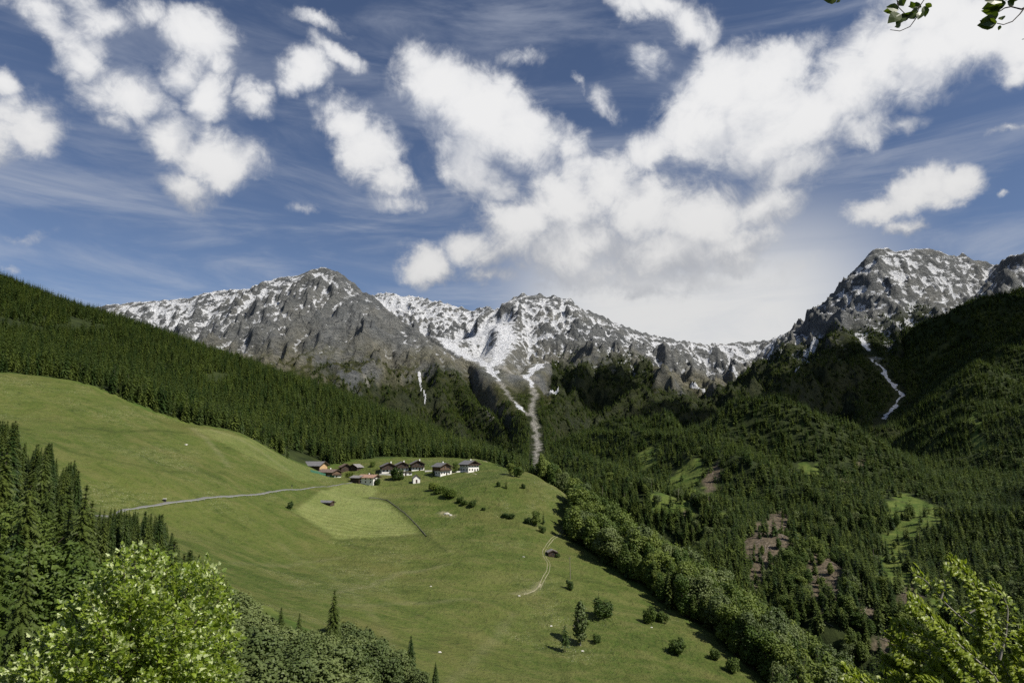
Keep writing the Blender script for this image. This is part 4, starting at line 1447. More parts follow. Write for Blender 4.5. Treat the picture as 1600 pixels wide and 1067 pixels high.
class MB:
    def __init__(self):
        self.V, self.F = [], []

    def box(self, x0, x1, y0, y1, z0, z1):
        b = len(self.V)
        self.V += [(x, y, z) for z in (z0, z1) for y in (y0, y1) for x in (x0, x1)]
        self.F += [tuple(b + i for i in f) for f in ((0, 2, 3, 1), (4, 5, 7, 6), (0, 1, 5, 4), (2, 6, 7, 3), (0, 4, 6, 2), (1, 3, 7, 5))]
        return self

    def prism(self, poly, y0, y1):
        """Polygon in (x, z) swept along y."""
        b, n = len(self.V), len(poly)
        self.V += [(x, y0, z) for x, z in poly] + [(x, y1, z) for x, z in poly]
        self.F += [tuple(b + i for i in range(n)), tuple(b + n + i for i in reversed(range(n)))]
        self.F += [(b + i, b + n + i, b + n + (i + 1) % n, b + (i + 1) % n) for i in range(n)]
        return self

    def build(self, name, mat, parent=None, **props):
        me = bpy.data.meshes.new(name)
        me.from_pydata([tuple(v) for v in self.V], [], self.F)
        me.materials.append(mat)
        me.update()
        return link(name, me, parent, **props)


def window(parent, x, y, z, w, h, face='front', trim=True):
    """A window opening: proud frame with a dark pane set into it."""
    d = .12
    fr, pn = MB(), MB()
    t = .09
    if face == 'front':
        fr.box(x - w / 2, x - w / 2 + t, y - d, y + .02, z, z + h).box(x + w / 2 - t, x + w / 2, y - d, y + .02, z, z + h)
        fr.box(x - w / 2 + t, x + w / 2 - t, y - d, y + .02, z, z + t).box(x - w / 2 + t, x + w / 2 - t, y - d, y + .02, z + h - t, z + h)
        pn.box(x - w / 2 + t, x + w / 2 - t, y - .05, y + .01, z + t, z + h - t)
    else:
        s = -1 if face == 'left' else 1
        a, b_ = sorted((x, x + s * d))
        fr.box(a, b_, y - w / 2, y - w / 2 + t, z, z + h).box(a, b_, y + w / 2 - t, y + w / 2, z, z + h)
        fr.box(a, b_, y - w / 2 + t, y + w / 2 - t, z, z + t).box(a, b_, y - w / 2 + t, y + w / 2 - t, z + h - t, z + h)
        a, b_ = sorted((x - s * .01, x + s * .05))
        pn.box(a, b_, y - w / 2 + t, y + w / 2 - t, z + t, z + h - t)
    f = fr.build('window', M['brown'] if trim else M['wood'], parent)
    pn.build('pane', M['glass'], f)


def house(name, label, cat, px, py, Y, rz, w, l, h, base_h, pitch, low, up, roof, rows=2, cols=4, balcony=True, chimney=True, door=True, over=1.0, group='houses and barns of the mountain village', side=True, sink=2.5, gable=None):
    """Gabled house; the gable front faces -y before it is turned, w wide and l long, eaves at h."""
    p = P(px, py, Y)
    z = h_hill(np.array([p[0]]), np.array([p[1]]))[0]
    r = thing(name, label, cat, (p[0], p[1], max(z, p[2] - 1.0)), math.radians(rz), group)
    hw = w / 2
    rise = hw * pitch
    MB().box(-hw, hw, 0, l, -sink, base_h).build('wall', low, r)
    gab = [(-hw, base_h), (hw, base_h), (hw, h), (0, h + rise), (-hw, h)]
    proud = .12 if up is not low or gable else 0.0
    if proud:
        MB().prism([(-hw - proud, base_h), (hw + proud, base_h), (hw + proud, h - .02), (0, h + rise + .0), (-hw - proud, h - .02)], -proud, l + proud).build('upper_wall', up, r)
    else:
        MB().prism([(-hw, base_h), (hw, base_h), (hw, h), (0, h + rise), (-hw, h)], 0, l).build('gable', up, r)
    if gable:
        MB().prism([(-hw + .3, base_h + .2), (hw - .3, base_h + .2), (hw - .3, h), (0, h + rise - .4), (-hw + .3, h)], -proud - .12, -proud - .005).build('gable_boarding', gable, r)
    t = .28
    o = over
    eh = h - o * pitch
    rf = MB().prism([(-hw - o, eh + .05), (0, h + rise + .05), (hw + o, eh + .05), (hw + o, eh + .05 + t), (0, h + rise + .05 + t), (-hw - o, eh + .05 + t)], -o * 1.1, l + o * .7).build('roof', roof, r)
    # barge boards along the front gable
    MB().prism([(-hw - o, eh - .12), (0, h + rise - .12), (hw + o, eh - .12), (hw + o, eh + .4), (0, h + rise + .4), (-hw - o, eh + .4)], -o * 1.1 - .08, -o * 1.1).build('bargeboard', M['wood'], rf)
    if chimney:
        c = MB().box(hw * .3, hw * .3 + .8, l * .55, l * .55 + .8, h + rise * .4, h + rise + 1.1)
        c.build('chimney', M['plaster'], rf)
    fy = -proud
    for q in range(rows):
        zz = 1.0 + q * (h - .3) / max(rows, 1)
        yy = fy if zz > base_h - .1 else 0
        for k_ in range(cols):
            x = -hw + w * (k_ + .5) / cols
            if door and q == 0 and k_ == cols // 2 and cols > 1:
                continue
            window(r, x, yy, zz, min(1.1, w / cols * .5), 1.3)
        if side:
            n = max(2, int(l // 3.6))
            for k_ in range(n):
                window(r, -hw - (proud if zz > base_h - .1 else 0), l * (k_ + .5) / n, zz, 1.0, 1.2, 'left')
    if door:
        x = -hw + w * (cols // 2 + .5) / cols
        d = MB().box(x - .55, x + .55, -.10, .02, 0, 2.1).build('door', M['wood'], r)
        MB().box(x + .32, x + .42, -.16, -.10, 1.0, 1.1).build('handle', M['metal'], d)
    if balcony:
        zb = base_h + .1
        b = MB().box(-hw - .1, hw + .1, fy - 1.1, fy, zb, zb + .14)
        b.box(-hw - .1, hw + .1, fy - 1.1, fy - 1.04, zb + .14, zb + 1.0)
        b.build('balcony', M['wood'], r)
    return r


house('farm_barn', 'long barn with grey roof and bright tan gable at the left end of the village', 'barn', 505, 734, 535, 72, 11, 26, 4.2, 1.0, .48, M['wood'], M['wood'], M['slate'], 1, 2, False, False, False, 1.5, side=False, gable=M['tan'])
house('wooden_house', 'low brown timber house with a long brown roof just below the big grey roofed barn', 'house', 526, 743, 515, 55, 8.5, 16, 3.6, 1.2, .42, M['plaster'], M['brown'], M['brownroof'], 1, 3, True, True)
house('wooden_shed', 'small dark timber shed with a reddish brown roof, behind the long brown house', 'shed', 541, 737, 535, 25, 7.5, 8, 3.4, .8, .55, M['wood'], M['wood'], M['brownroof'], 1, 2, False, False)
house('wooden_shed', 'small dark timber shed with a pale streaked roof, rightmost of the sheds', 'shed', 552, 738, 535, -25, 7, 7, 3.0, .8, .55, M['wood'], M['wood'], M['greyroof'], 1, 2, False, False)
house('village_house', 'white walled house under a long reddish roof at the end of the road', 'house', 588, 755, 486, 68, 8, 12.5, 4.6, 4.4, .42, M['plaster'], M['brown'], M['redroof'], 2, 2, False, True)
house('wooden_shed', 'dark open shed with grey roof against the left side of the red roofed house', 'shed', 566, 755, 488, 60, 7, 8, 3.6, .6, .35, M['wood'], M['wood'], M['greyroof'], 1, 1, False, False, side=False)
house('village_house', 'dark timber house over a grey ground floor, left of two close neighbours', 'house', 608, 741, 520, 18, 11, 11, 4.8, 2.5, .46, M['plaster'], M['wood'], M['slate'], 2, 4, True, True)
house('village_house', 'dark gabled house over a white ground floor, above the dark bushy village tree', 'house', 629, 738, 525, 18, 9, 10, 4.6, 2.3, .46, M['plaster'], M['wood'], M['slate'], 2, 3, True, True)
house('low_outbuilding', 'low white outbuilding with a flat dark roof and openings, left of the chapel', 'outbuilding', 634, 744, 512, 12, 9, 5, 2.2, 2.1, .12, M['plaster'], M['plaster'], M['slate'], 1, 3, False, False, over=.4, side=False)
house('village_house', 'dark timber house with white ground floor directly behind the small white chapel', 'house', 653, 738, 525, 14, 9.5, 11, 5.0, 2.4, .5, M['plaster'], M['wood'], M['slate'], 2, 4, True, True)
house('village_house', 'tall grey roofed farmhouse with brown upper floors and a white corner, second from the right', 'house', 696, 745, 502, 38, 8.5, 11, 6.4, 3.0, .5, M['plaster'], M['brown'], M['slate'], 3, 4, True, True, over=1.4)
house('white_annex', 'little white cube shaped annex with one dark window against the tall farmhouse', 'annex', 701, 738, 506, 20, 4.6, 5, 3.6, 3.4, .3, M['plaster'], M['plaster'], M['slate'], 1, 1, False, False, False, over=.5, side=False)
house('village_house', 'big white gabled farmhouse with a dark wooden side, rightmost of the village', 'house', 740, 738, 515, 38, 9.5, 11.5, 5.8, 4.6, .48, M['plaster'], M['wood'], M['slate'], 2, 4, True, True, over=1.5)
ch = house('chapel', 'small white chapel with a steep grey roof on the grass below the village', 'chapel', 651, 752, 488, 16, 4.8, 6.2, 3.2, 3.1, .85, M['plaster'], M['plaster'], M['greyroof'], 1, 1, False, False, True, over=.35, group=None, side=False)
tw = MB().box(-.1, .1, .2, .4, 5.0, 6.4).box(-.4, .4, .25, .35, 5.8, 5.98).build('cross', M['wood'], ch)
house('hay_shed', 'long low hay shed with a grey roof standing alone in the mown field', 'shed', 519, 796, 418, 70, 4.2, 8.5, 2.0, .6, .42, M['wood'], M['wood'], M['slate'], 1, 1, False, False, True, over=.5, group=None, side=False)
hut = house('wooden_hut', 'little dark wooden hut beside the cart track on the open meadow', 'hut', 864, 868, 370, 8, 4.6, 5.0, 2.4, .5, .45, M['stone'], M['wood'], M['greyroof'], 1, 1, False, False, True, over=.5, group=None, side=False)


def on_hill(px, py, y0=150, y1=700):
    return hit(px, py, h_hill, y0, y1)


def dense(pts, step):
    out = []
    for a, b in zip(pts[:-1], pts[1:]):
        n = max(1, int(np.linalg.norm(b[:2] - a[:2]) / step))
        out += [a + (b - a) * i / n for i in range(n)]
    out.append(pts[-1])
    out = np.array(out)
    for _ in range(6):
        out[1:-1, :2] = (out[:-2, :2] + 2 * out[1:-1, :2] + out[2:, :2]) / 4
    return out


def ribbon(name, pix, width, thick, mat, step=2.0, off=0.0, ragged=0.0, **props):
    pts = dense([on_hill(*p) for p in pix], step)
    n = len(pts)
    d = np.gradient(pts[:, :2], axis=0)
    d /= np.linalg.norm(d, axis=1)[:, None] + 1e-9
    nr = np.stack([-d[:, 1], d[:, 0]], 1)
    rows = []
    rg = np.random.default_rng(n)
    cols = np.linspace(-.5, .5, 5)
    for i, u in enumerate(cols):
        wv = width * (1 + ragged * rg.uniform(-1, 1, n))
        xy = pts[:, :2] + nr * (off + u * wv)[:, None]
        z = h_hill(xy[:, 0], xy[:, 1]) + (thick if 0 < i < 4 else -.25)
        if i in (0, 4):
            xy = pts[:, :2] + nr * (off + u * wv * 1.1)[:, None]
        rows.append(np.column_stack([xy, z]))
    R = np.stack(rows, 1)
    idx = np.arange(n * 5).reshape(n, 5)
    Fq = np.stack([idx[:-1, :-1], idx[:-1, 1:], idx[1:, 1:], idx[1:, :-1]], -1).reshape(-1, 4)
    return link(name, np_mesh(name, R.reshape(-1, 3), Fq, mat, True), None, **props), pts, nr


ROADPX = [(150, 806), (185, 796), (240, 789), (300, 781), (370, 774), (430, 767), (490, 761), (530, 757), (556, 752)]
road, rp, rn = ribbon('road', ROADPX, 1.5, .10, M['asphalt'], kind='structure', label='narrow grey road crossing the meadow to the village')
# low guard rail along its downhill side
gr_ = thing('guard_rail', 'low steel guard rail along the downhill side of the meadow road', 'guard rail', tuple(rp[0]))
base = np.array(rp[0])
side = rp[:, :2] - rn * 1.9
zz = h_hill(side[:, 0], side[:, 1])
sel = np.arange(0, int(len(side) * .80))
V, Fq = [], []
for i in sel:
    for dz in (.50, .78):
        V.append((side[i, 0] - base[0], side[i, 1] - base[1], zz[i] + dz + .15 - base[2]))
for i in range(len(sel) - 1):
    Fq.append((2 * i, 2 * i + 2, 2 * i + 3, 2 * i + 1))
me = np_mesh('rail', V, Fq, M['metal'])
o = link('rail', me, gr_)
so = o.modifiers.new('thick', 'SOLIDIFY')
so.thickness = .06
posts = MB()
for i in sel[::2]:
    x, y, z = side[i, 0] - base[0], side[i, 1] - base[1], zz[i] - base[2]
    posts.box(x - .06, x + .06, y + .08, y + .2, z - .3, z + .9)
posts.build('post', M['metal'], gr_, kind='stuff')

for k_, (off, lab) in enumerate([(-.65, 'left wheel rut of the pale cart track beside the hut'), (.65, 'right wheel rut of the pale cart track beside the hut')]):
    ribbon('track', [(893, 800), (882, 820), (869, 838), (856, 850), (849, 860), (851, 870), (858, 880), (856, 893), (847, 908), (842, 920)], .45, .06, M['gravel'], 1.5, off, .35, kind='structure', label=lab)
ribbon('track', [(818, 928), (828, 926), (838, 921), (845, 912)], 1.1, .06, M['gravel'], 1.2, 0, .6, kind='structure', label='patch of pale rubble at the end of the cart track')
ribbon('path', [(700, 741), (712, 738), (722, 735), (745, 741)], 2.0, .08, M['gravel'], 1.5, 0, .2, kind='structure', label='gravel path between the two rightmost farmhouses')
ribbon('path', [(735, 718), (752, 719), (762, 722)], 1.6, .08, M['gravel'], 1.5, 0, .2, kind='structure', label='gravel path leaving the village towards the wood')


def boulder(px, py, size, label, seed, mat='palestone'):
    rg = np.random.default_rng(seed)
    p = on_hill(px, py)
    d = rand_dirs(rg, 46)
    import bmesh
    bm = bmesh.new()
    for v in d:
        bm.verts.new(v * np.array([1.3, .9, .7]) * size * rg.uniform(.85, 1.1))
    r = bmesh.ops.convex_hull(bm, input=bm.verts[:])
    me = bpy.data.meshes.new('boulder')
    bm.to_mesh(me)
    bm.free()
    me.materials.append(M[mat])
    o = link('boulder', me, None, label=label, category='boulder')
    o.location = (p[0], p[1], p[2] + .15 * size)
    return o


boulder(698, 803, 1.3, 'flat pale boulder in the meadow right of the mown field', 1)
boulder(704, 805, .8, 'smaller pale stone touching a flat boulder right of the mown field', 2)
boulder(687, 1019, .5, 'small white stone on the dark grass near the lone spruce at the bottom', 3)
boulder(861, 978, .45, 'small white stone left of the single conifer on the lower meadow', 4)
boulder(673, 916, .4, 'small white stone in the middle of the meadow', 5)
boulder(811, 931, .5, 'white stone at the lower end of the cart track', 6)
boulder(1018, 980, .4, 'white stone under the pair of bushes near the right edge', 7)
boulder(291, 695, .8, 'pale boulder high on the grassy slope above the road', 8)
boulder(818, 870, .5, 'pale stone left of the wooden hut', 9)
boulder(910, 1017, .45, 'white stone at the foot of the tall birch', 10)

# drystone bank between the mown field and the next meadow
wl, wp, wn_ = ribbon('stone_wall', [(576, 778), (590, 778), (602, 781), (616, 790), (630, 800), (645, 814), (656, 826), (666, 838)], 0.8, .55, M['stone'], 1.5, 0, .15, label='low overgrown stone wall curving along the right side of the mown field', category='wall')

# pole and roadside things
p = on_hill(891, 905)
pt = thing('utility_pole', 'tall thin grey pole rising from a small bush on the meadow', 'pole', tuple(p))
link('shaft', tubes_mesh('shaft', M['pole'], [([(0, 0, -.5), (0, 0, 5), (-.12, 0, 10.5)], [.17, .15, .11])], 8), pt)
MB().box(-.75, .55, -.06, .06, 9.7, 9.85).build('crossarm', M['pole'], pt)
for x in (-.65, -.1, .45):
    MB().box(x - .06, x + .06, -.05, .05, 9.86, 10.1).build('insulator', M['darkpaint'], pt)
p = on_hill(257, 783)
rb = thing('roadside_box', 'small dark box with a pale cap standing on the upper side of the road', 'box', tuple(p))
MB().box(-.6, .6, -.4, .4, -.3, 1.1).build('body', M['darkpaint'], rb)
MB().box(-.75, .75, -.55, .55, 1.1, 1.3).build('lid', M['plaster'], rb)
p = on_hill(456, 763)
rb = thing('road_sign', 'small dark sign on a post beside the road near the village', 'sign', tuple(p))
MB().box(-.04, .04, -.04, .04, -.3, 2.0).build('post', M['metal'], rb)
MB().box(-.4, .4, -.07, -.045, 1.3, 2.1).build('panel', M['darkpaint'], rb)
# green netting fence below the barn
pts = dense([on_hill(*q) for q in [(485, 737), (497, 740), (512, 744), (522, 746)]], 1.5)
fb = thing('net_fence', 'green netting fence on the slope below the barn', 'fence', tuple(pts[0]))
V, Fq, mbp = [], [], MB()
for i, q in enumerate(pts):
    r_ = q - pts[0]
    z = h_hill(q[None, 0], q[None, 1])[0] - pts[0][2]
    V += [(r_[0], r_[1], z + .1), (r_[0], r_[1], z + 1.7)]
    if i:
        Fq.append((2 * i - 2, 2 * i, 2 * i + 1, 2 * i - 1))
    if i % 4 == 0:
        pb = MB().box(r_[0] - .06, r_[0] + .06, r_[1] + .03, r_[1] + .15, z - .4, z + 1.9).build('post', M['pole'], fb)
o = link('net', np_mesh('net', V, Fq, M['green_net']), fb)
so = o.modifiers.new('thick', 'SOLIDIFY')
so.thickness = .04
# white retaining wall pieces in the village
for q0, q1, lab in (((664, 737), (675, 736), 'low white wall between the chapel and the tall farmhouse'), ((712, 738), (731, 737), 'low white wall leading to the rightmost farmhouse'), ((593, 742), (618, 743), 'low white wall below the left dark timber house')):
    a, b = on_hill(*q0), on_hill(*q1)
    d = b - a
    w_ = MB().box(0, math.hypot(d[0], d[1]), -.2, .2, -1.5, 1.1).build('garden_wall', M['plaster'], None, label=lab, category='wall')
    w_.location = a
    w_.rotation_euler[2] = math.atan2(d[1], d[0])


# ---- single trees and bushes on the meadow
def spot(px, py, Y=None):
    return on_hill(px, py)


def mt(kind, name, label, cat, px, py, hpx, wide=1.0, grp=None):
    p = spot(px, py)
    hh = hpx * p[1] / F0 * 1.03
    crown = {'spruce': MID_SPRUCE, 'bush': BUSH, 'bright': BRIGHT, 'broad': BROAD, 'willow': WILLOW}[kind]
    c = crown[int(px + py) % len(crown)]
    tk = trunk_spruce if kind == 'spruce' else (stem_bush if kind in ('bush', 'bright') else trunk_broad[int(px) % 2])
    return tree(name, label, cat, tuple(p), hh, c, tk, grp, wide, trunk_name='stem' if kind in ('bush', 'bright') else 'trunk')


BIRCH = crown_mesh('birch_crown', M['willow'], 91, lobes_column(91), 1700, .06, .3)
PINE_HI = conifer_mesh('conifer_crown', M['spruce'], 92, 14, 7, 4, radius=.23, base=.32, power=.7)
p = spot(907, 1008)
tree('birch_tree', 'tall slender grey green birch leaning over the lower meadow', 'birch', tuple(p), 16.0, BIRCH, branchy_trunk('birch_trunk', 8, M['palebark']), None, 1.0, lean=.06)
p = spot(883, 1018)
tree('conifer_tree', 'single small conifer with a bare lower trunk, left of the tall birch', 'conifer', tuple(p), 10.4, PINE_HI, trunk_spruce, None, 1.1)
mt('spruce', 'spruce_tree', 'broad dark spruce grown together with a round bush on the meadow', 'spruce', 936, 960, 34, 1.5)
mt('bush', 'round_bush', 'big round dark bush leaning on a broad spruce on the meadow', 'bush', 943, 964, 27, 1.15)
mt('bush', 'round_bush', 'little dark bush right of the tall birch', 'bush', 933, 1004, 13, 1.0)
mt('bush', 'round_bush', 'upright ragged bush, left of the pair near the right edge of the meadow', 'bush', 1015, 973, 24, .8)
mt('bush', 'round_bush', 'rounded dark bush, right of the pair near the right edge of the meadow', 'bush', 1034, 972, 17, 1.1)
mt('bush', 'round_bush', 'round dark bush alone low on the right part of the meadow', 'bush', 1057, 1022, 24, 1.0)
mt('bush', 'round_bush', 'thin bush at the lower right rim of the meadow', 'bush', 1116, 1030, 17, .9)
mt('bush', 'round_bush', 'ragged bush right at the bottom of the meadow rim', 'bush', 1147, 1050, 22, .9)
mt('bush', 'round_bush', 'small bush at the foot of the grey pole', 'bush', 891, 921, 15, .8)
mt('bush', 'round_bush', 'dark bush crouching at the right wall of the wooden hut', 'bush', 871, 870, 7, 1.2)
mt('bright', 'round_bush', 'fresh green rounded bush, leftmost of the row below the chapel', 'bush', 678, 766, 13, 1.3)
mt('bright', 'round_bush', 'fresh green bush touching the leftmost one of the row below the chapel', 'bush', 686, 771, 13, 1.3)
mt('bright', 'round_bush', 'largest fresh green round bush of the row below the chapel', 'bush', 702, 778, 17, 1.25)
for i, (px, py, s) in enumerate([(718, 785, 9), (725, 789, 8), (738, 791, 10), (755, 797, 5)]):
    mt('bush', 'round_bush', ['low dark shrub next to the largest fresh green bush', 'tiny dark shrub, second after the fresh green bushes', 'forked dark shrub further down the hedge line', 'last tiny shrub of the hedge line'][i], 'bush', px, py, s, 1.3)
mt('bush', 'round_bush', 'low bush left of the clump near the cart track', 'bush', 789, 808, 7, 1.6)
mt('bush', 'round_bush', 'low spreading bush just left of the taller clump near the cart track', 'bush', 799, 810, 8, 1.5)
mt('bush', 'round_bush', 'small bush at the left of the clump with the pointed spruce', 'bush', 825, 818, 10, 1.2)
mt('broad', 'broadleaf_tree', 'round tree in the clump beside the small pointed spruce', 'tree', 838, 822, 21, 1.1)
mt('spruce', 'spruce_tree', 'small pointed spruce in the clump above the cart track', 'spruce', 849, 819, 21, 1.2)
mt('bush', 'round_bush', 'dark bush under the clump with the pointed spruce', 'bush', 848, 832, 11, 1.2)
mt('spruce', 'spruce_tree', 'little spruce on the bright meadow lobe right of the village', 'spruce', 791, 763, 15, 1.3)
mt('bush', 'round_bush', 'tiny bush right of the little spruce on the bright meadow lobe', 'bush', 818, 763, 8, .8)
mt('bush', 'round_bush', 'tiny bush left of the little spruce on the bright meadow lobe', 'bush', 779, 760, 8, .8)
for i, (px, py, s) in enumerate([(797, 742, 17), (806, 744, 13), (812, 745, 14)]):
    mt('broad', 'broadleaf_tree', ['leafy tree, left of three at the rim behind the meadow lobe', 'leafy tree, middle of three at the rim behind the meadow lobe', 'leafy tree, right of three at the rim behind the meadow lobe'][i], 'tree', px, py, s, 1.3)
mt('bush', 'round_bush', 'tiny dark bush below the left corner of the mown field', 'bush', 453, 795, 12, .7)
mt('bush', 'village_tree', 'dark bushy tree on the grass left of the chapel', 'tree', 621, 750, 20, 1.0)
mt('broad', 'village_tree', 'grey green tree in front of the red roofed house', 'tree', 579, 754, 15, 1.2)
mt('bush', 'village_tree', 'dark shrub at the right corner of the red roofed house', 'bush', 590, 758, 12, .8)
mt('bright', 'village_tree', 'green bush between the timber sheds and the red roofed house', 'bush', 545, 746, 10, 1.2)
mt('broad', 'village_tree', 'green tree between the two rightmost farmhouses', 'tree', 711, 738, 14, 1.2)
mt('bush', 'village_tree', 'slim dark shrub at the left corner of the tall farmhouse', 'bush', 677, 743, 8, .5)
mt('bright', 'village_tree', 'small green tree on the lawn behind the red roofed house', 'tree', 582, 729, 9, 1.0)

# ------------------------------------------------------------------ plants close to the camera
def mat_front(name, top, top2, under, gloss, trans):
    m = bpy.data.materials.new(name)
    m.use_nodes = True
    t = NT(m.node_tree)
    out = t.n('ShaderNodeOutputMaterial')
    b = t.n('ShaderNodeBsdfPrincipled')
    geo = t.n('ShaderNodeNewGeometry')
    r = geo.outputs['Random Per Island']
    c = t.mix(r, top, top2)
    n = t.noise(geo.outputs['Position'], 45.0, 3, 0.6)
    c = t.mix(t.step(n, 0.3, 0.75, 0, .4), c, tuple(v * 1.5 for v in top2))
    c = t.mix(geo.outputs['Backfacing'], c, under)
    t.set(b.inputs['Base Color'], c)
    b.inputs['Roughness'].default_value = 0.42
    b.inputs['Specular IOR Level'].default_value = gloss
    tr = t.n('ShaderNodeBsdfTranslucent')
    t.set(tr.inputs[0], t.mix(1.0, c, (1.5, 1.6, 0.5), 'MULTIPLY'))
    ms = t.n('ShaderNodeMixShader')
    ms.inputs[0].default_value = trans
    t.set(ms.inputs[1], b.outputs[0])
    t.set(ms.inputs[2], tr.outputs[0])
    t.set(out.inputs[0], ms.outputs[0])
    return m


M['maple'] = mat_front('maple_leaves', (0.062, 0.110, 0.010), (0.175, 0.235, 0.020), (0.46, 0.52, 0.25), .5, .30)
M['hazel'] = mat_front('yellow_green_leaves', (0.12, 0.18, 0.013), (0.26, 0.31, 0.034), (0.22, 0.26, 0.07), .40, .38)
M['overhead'] = mat_front('overhanging_leaves', (0.040, 0.070, 0.012), (0.085, 0.115, 0.020), (0.10, 0.14, 0.03), .4, .35)

# a five-lobed leaf: x along the leaf from its stalk, folded a little at the midrib
_half = [(0.0, .02), (-.04, .22), (.10, .30), (.16, .22), (.30, .52), (.44, .34), (.50, .20), (.72, .24), (.78, .12)]
LEAF5_V = [(0, 0, 0), (1.0, 0, -.10), (.45, 0, .0)]
for sg in (1, -1):
    LEAF5_V += [(x, sg * y, .30 * y - .12 * x * x) for x, y in _half]
LEAF5_V = np.array(LEAF5_V, float)
_f = []
nh = len(_half)
for q in range(2):
    o_ = 3 + q * nh
    for i in range(nh - 1):
        tri = (2, o_ + i, o_ + i + 1)
        _f.append(tri if q else tri[::-1])
    for tri in ((2, o_ + nh - 1, 1), (0, o_, 2)):
        _f.append(tri if q else tri[::-1])
LEAF5_F = np.array(_f)
_hv = [(.06, .08), (.25, .25), (.5, .30), (.75, .20)]
OV_V = [(0, 0, 0), (1.0, 0, -.18), (.5, 0, -.02)]
for sg in (1, -1):
    OV_V += [(x, sg * y, .35 * y - .16 * x * x) for x, y in _hv]
OV_V = np.array(OV_V, float)
_f = []
for q in range(2):
    o_ = 3 + q * 4
    for tri in ((0, o_, 2), (2, o_, o_ + 1), (2, o_ + 1, o_ + 2), (2, o_ + 2, o_ + 3), (2, o_ + 3, 1)):
        _f.append(tri if q else tri[::-1])
OV_F = np.array(_f)


def leaf_batch(rng, T, Fc, pos, out, size, spread, droop, flip=0.0):
    """Leaves at pos growing along `out`, tilted at random; a share of them turned over by the wind."""
    n = len(pos)
    ax = out + rand_dirs(rng, n) * spread + np.array([0, 0, -droop])
    ax /= np.linalg.norm(ax, axis=1)[:, None]
    up = np.tile(np.array([[0.25, -.15, 1.0]]), (n, 1)) + rand_dirs(rng, n) * 0.65
    ay = np.cross(up, ax)
    ay /= np.linalg.norm(ay, axis=1)[:, None]
    az_ = np.cross(ax, ay)
    fl = rng.random(n) < flip
    ay[fl] *= -1
    az_[fl] *= -1
    s = size * rng.uniform(.6, 1.25, n)
    return batch(T, Fc, pos, ax, ay, az_, s, s, s)


def ground_z(x, y):
    return h_hill(np.array([x]), np.array([y]))[0]


# ---- maple, lower left
rng = np.random.default_rng(77)
MC = P(225, 1060, 9.0)
gz = ground_z(MC[0], MC[1])
maple = thing('maple_tree', 'bushy young maple with pale upturned leaves filling the lower left corner', 'maple', (MC[0], MC[1], gz))
cz = MC[2] - gz                                   # crown centre above the ground
K = 9.0 / F0


def mp(px, py, dy=0.0):
    p = P(px, py, 9.0 + dy)
    return np.array([p[0] - MC[0], p[1] - MC[1], p[2] - gz])


TIPS = [(210, 862, .1), (190, 868, -.2), (240, 868, .0), (262, 880, .2), (322, 884, .1), (335, 900, -.2), (345, 930, .2), (358, 960, 0), (362, 1000, -.3), (366, 1040, .1), (300, 892, -.2), (285, 895, .2),
        (160, 905, 0), (140, 925, -.2), (175, 890, .2), (110, 950, .1), (85, 985, -.1), (60, 1005, .1), (40, 1030, -.2), (15, 1050, 0), (100, 1000, -.6), (150, 960, -.7), (200, 920, -.5), (250, 930, -.6), (300, 950, -.6), (330, 990, -.6),
        (340, 1045, -.7), (250, 1000, -.9), (180, 1010, -.9), (120, 1040, -.9), (300, 1030, -1.0), (60, 1060, -.7), (230, 1060, -1.1), (350, 1090, -.4), (-10, 1080, 0), (280, 1080, -1.1), (160, 1080, -1.0), (90, 1090, -.9), (225, 905, -.35), (275, 970, -.8)]
fork = np.array([0, 0, cz - 1.0])
limbs, lp, lo = [([(0, 0, -.4), (.04, 0, gz * 0 + (cz - 1.0) * .5), tuple(fork)], [.085, .07, .055])], [], []
for tx, ty, dy in TIPS:
    tip = mp(tx, ty, dy)
    mid = fork * .45 + tip * .55 + np.array([0, 0, .05]) + rng.normal(0, .05, 3)
    q = np.array([(1 - u) ** 2 * fork + 2 * u * (1 - u) * mid + u * u * tip for u in np.linspace(0, 1, 7)])
    limbs.append((q, np.linspace(.028, .004, 7)))
    for u in np.linspace(.30, 1.0, 16):
        c = (1 - u) ** 2 * fork + 2 * u * (1 - u) * mid + u * u * tip
        d = tip - mid
        d /= np.linalg.norm(d) + 1e-9
        tw = 0.30 * (1.15 - u) + .10
        n = int(27 + 12 * u)
        off = rand_dirs(rng, n) * (rng.uniform(.1, 1, n) ** .6 * tw)[:, None]
        lp.append(c + off)
        o_ = off / (np.linalg.norm(off, axis=1)[:, None] + 1e-9) * .8 + d * .8
        lo.append(o_ / np.linalg.norm(o_, axis=1)[:, None])
lp, lo = np.vstack(lp), np.vstack(lo)
link('trunk', tubes_mesh('trunk', M['bark'], limbs[:1], 8), maple)
link('branches', tubes_mesh('branches', M['bark'], limbs[1:], 5), maple)
V, Fq = leaf_batch(rng, LEAF5_V, LEAF5_F, lp, lo, .062, .55, .15, .20)
link('foliage', np_mesh('maple_foliage', V, Fq, M['maple']), maple)

# ---- arching shoots, lower right
BC = P(1560, 1150, 6.0)
gz2 = ground_z(BC[0], BC[1])
shrub = thing('arching_shrub', 'shrub with long arching shoots of yellow green leaves in the lower right corner', 'shrub', (BC[0], BC[1], gz2))


def sp(px, py, dy=0.0):
    p = P(px, py, 6.0 + dy)
    return np.array([p[0] - BC[0], p[1] - BC[1], p[2] - gz2])


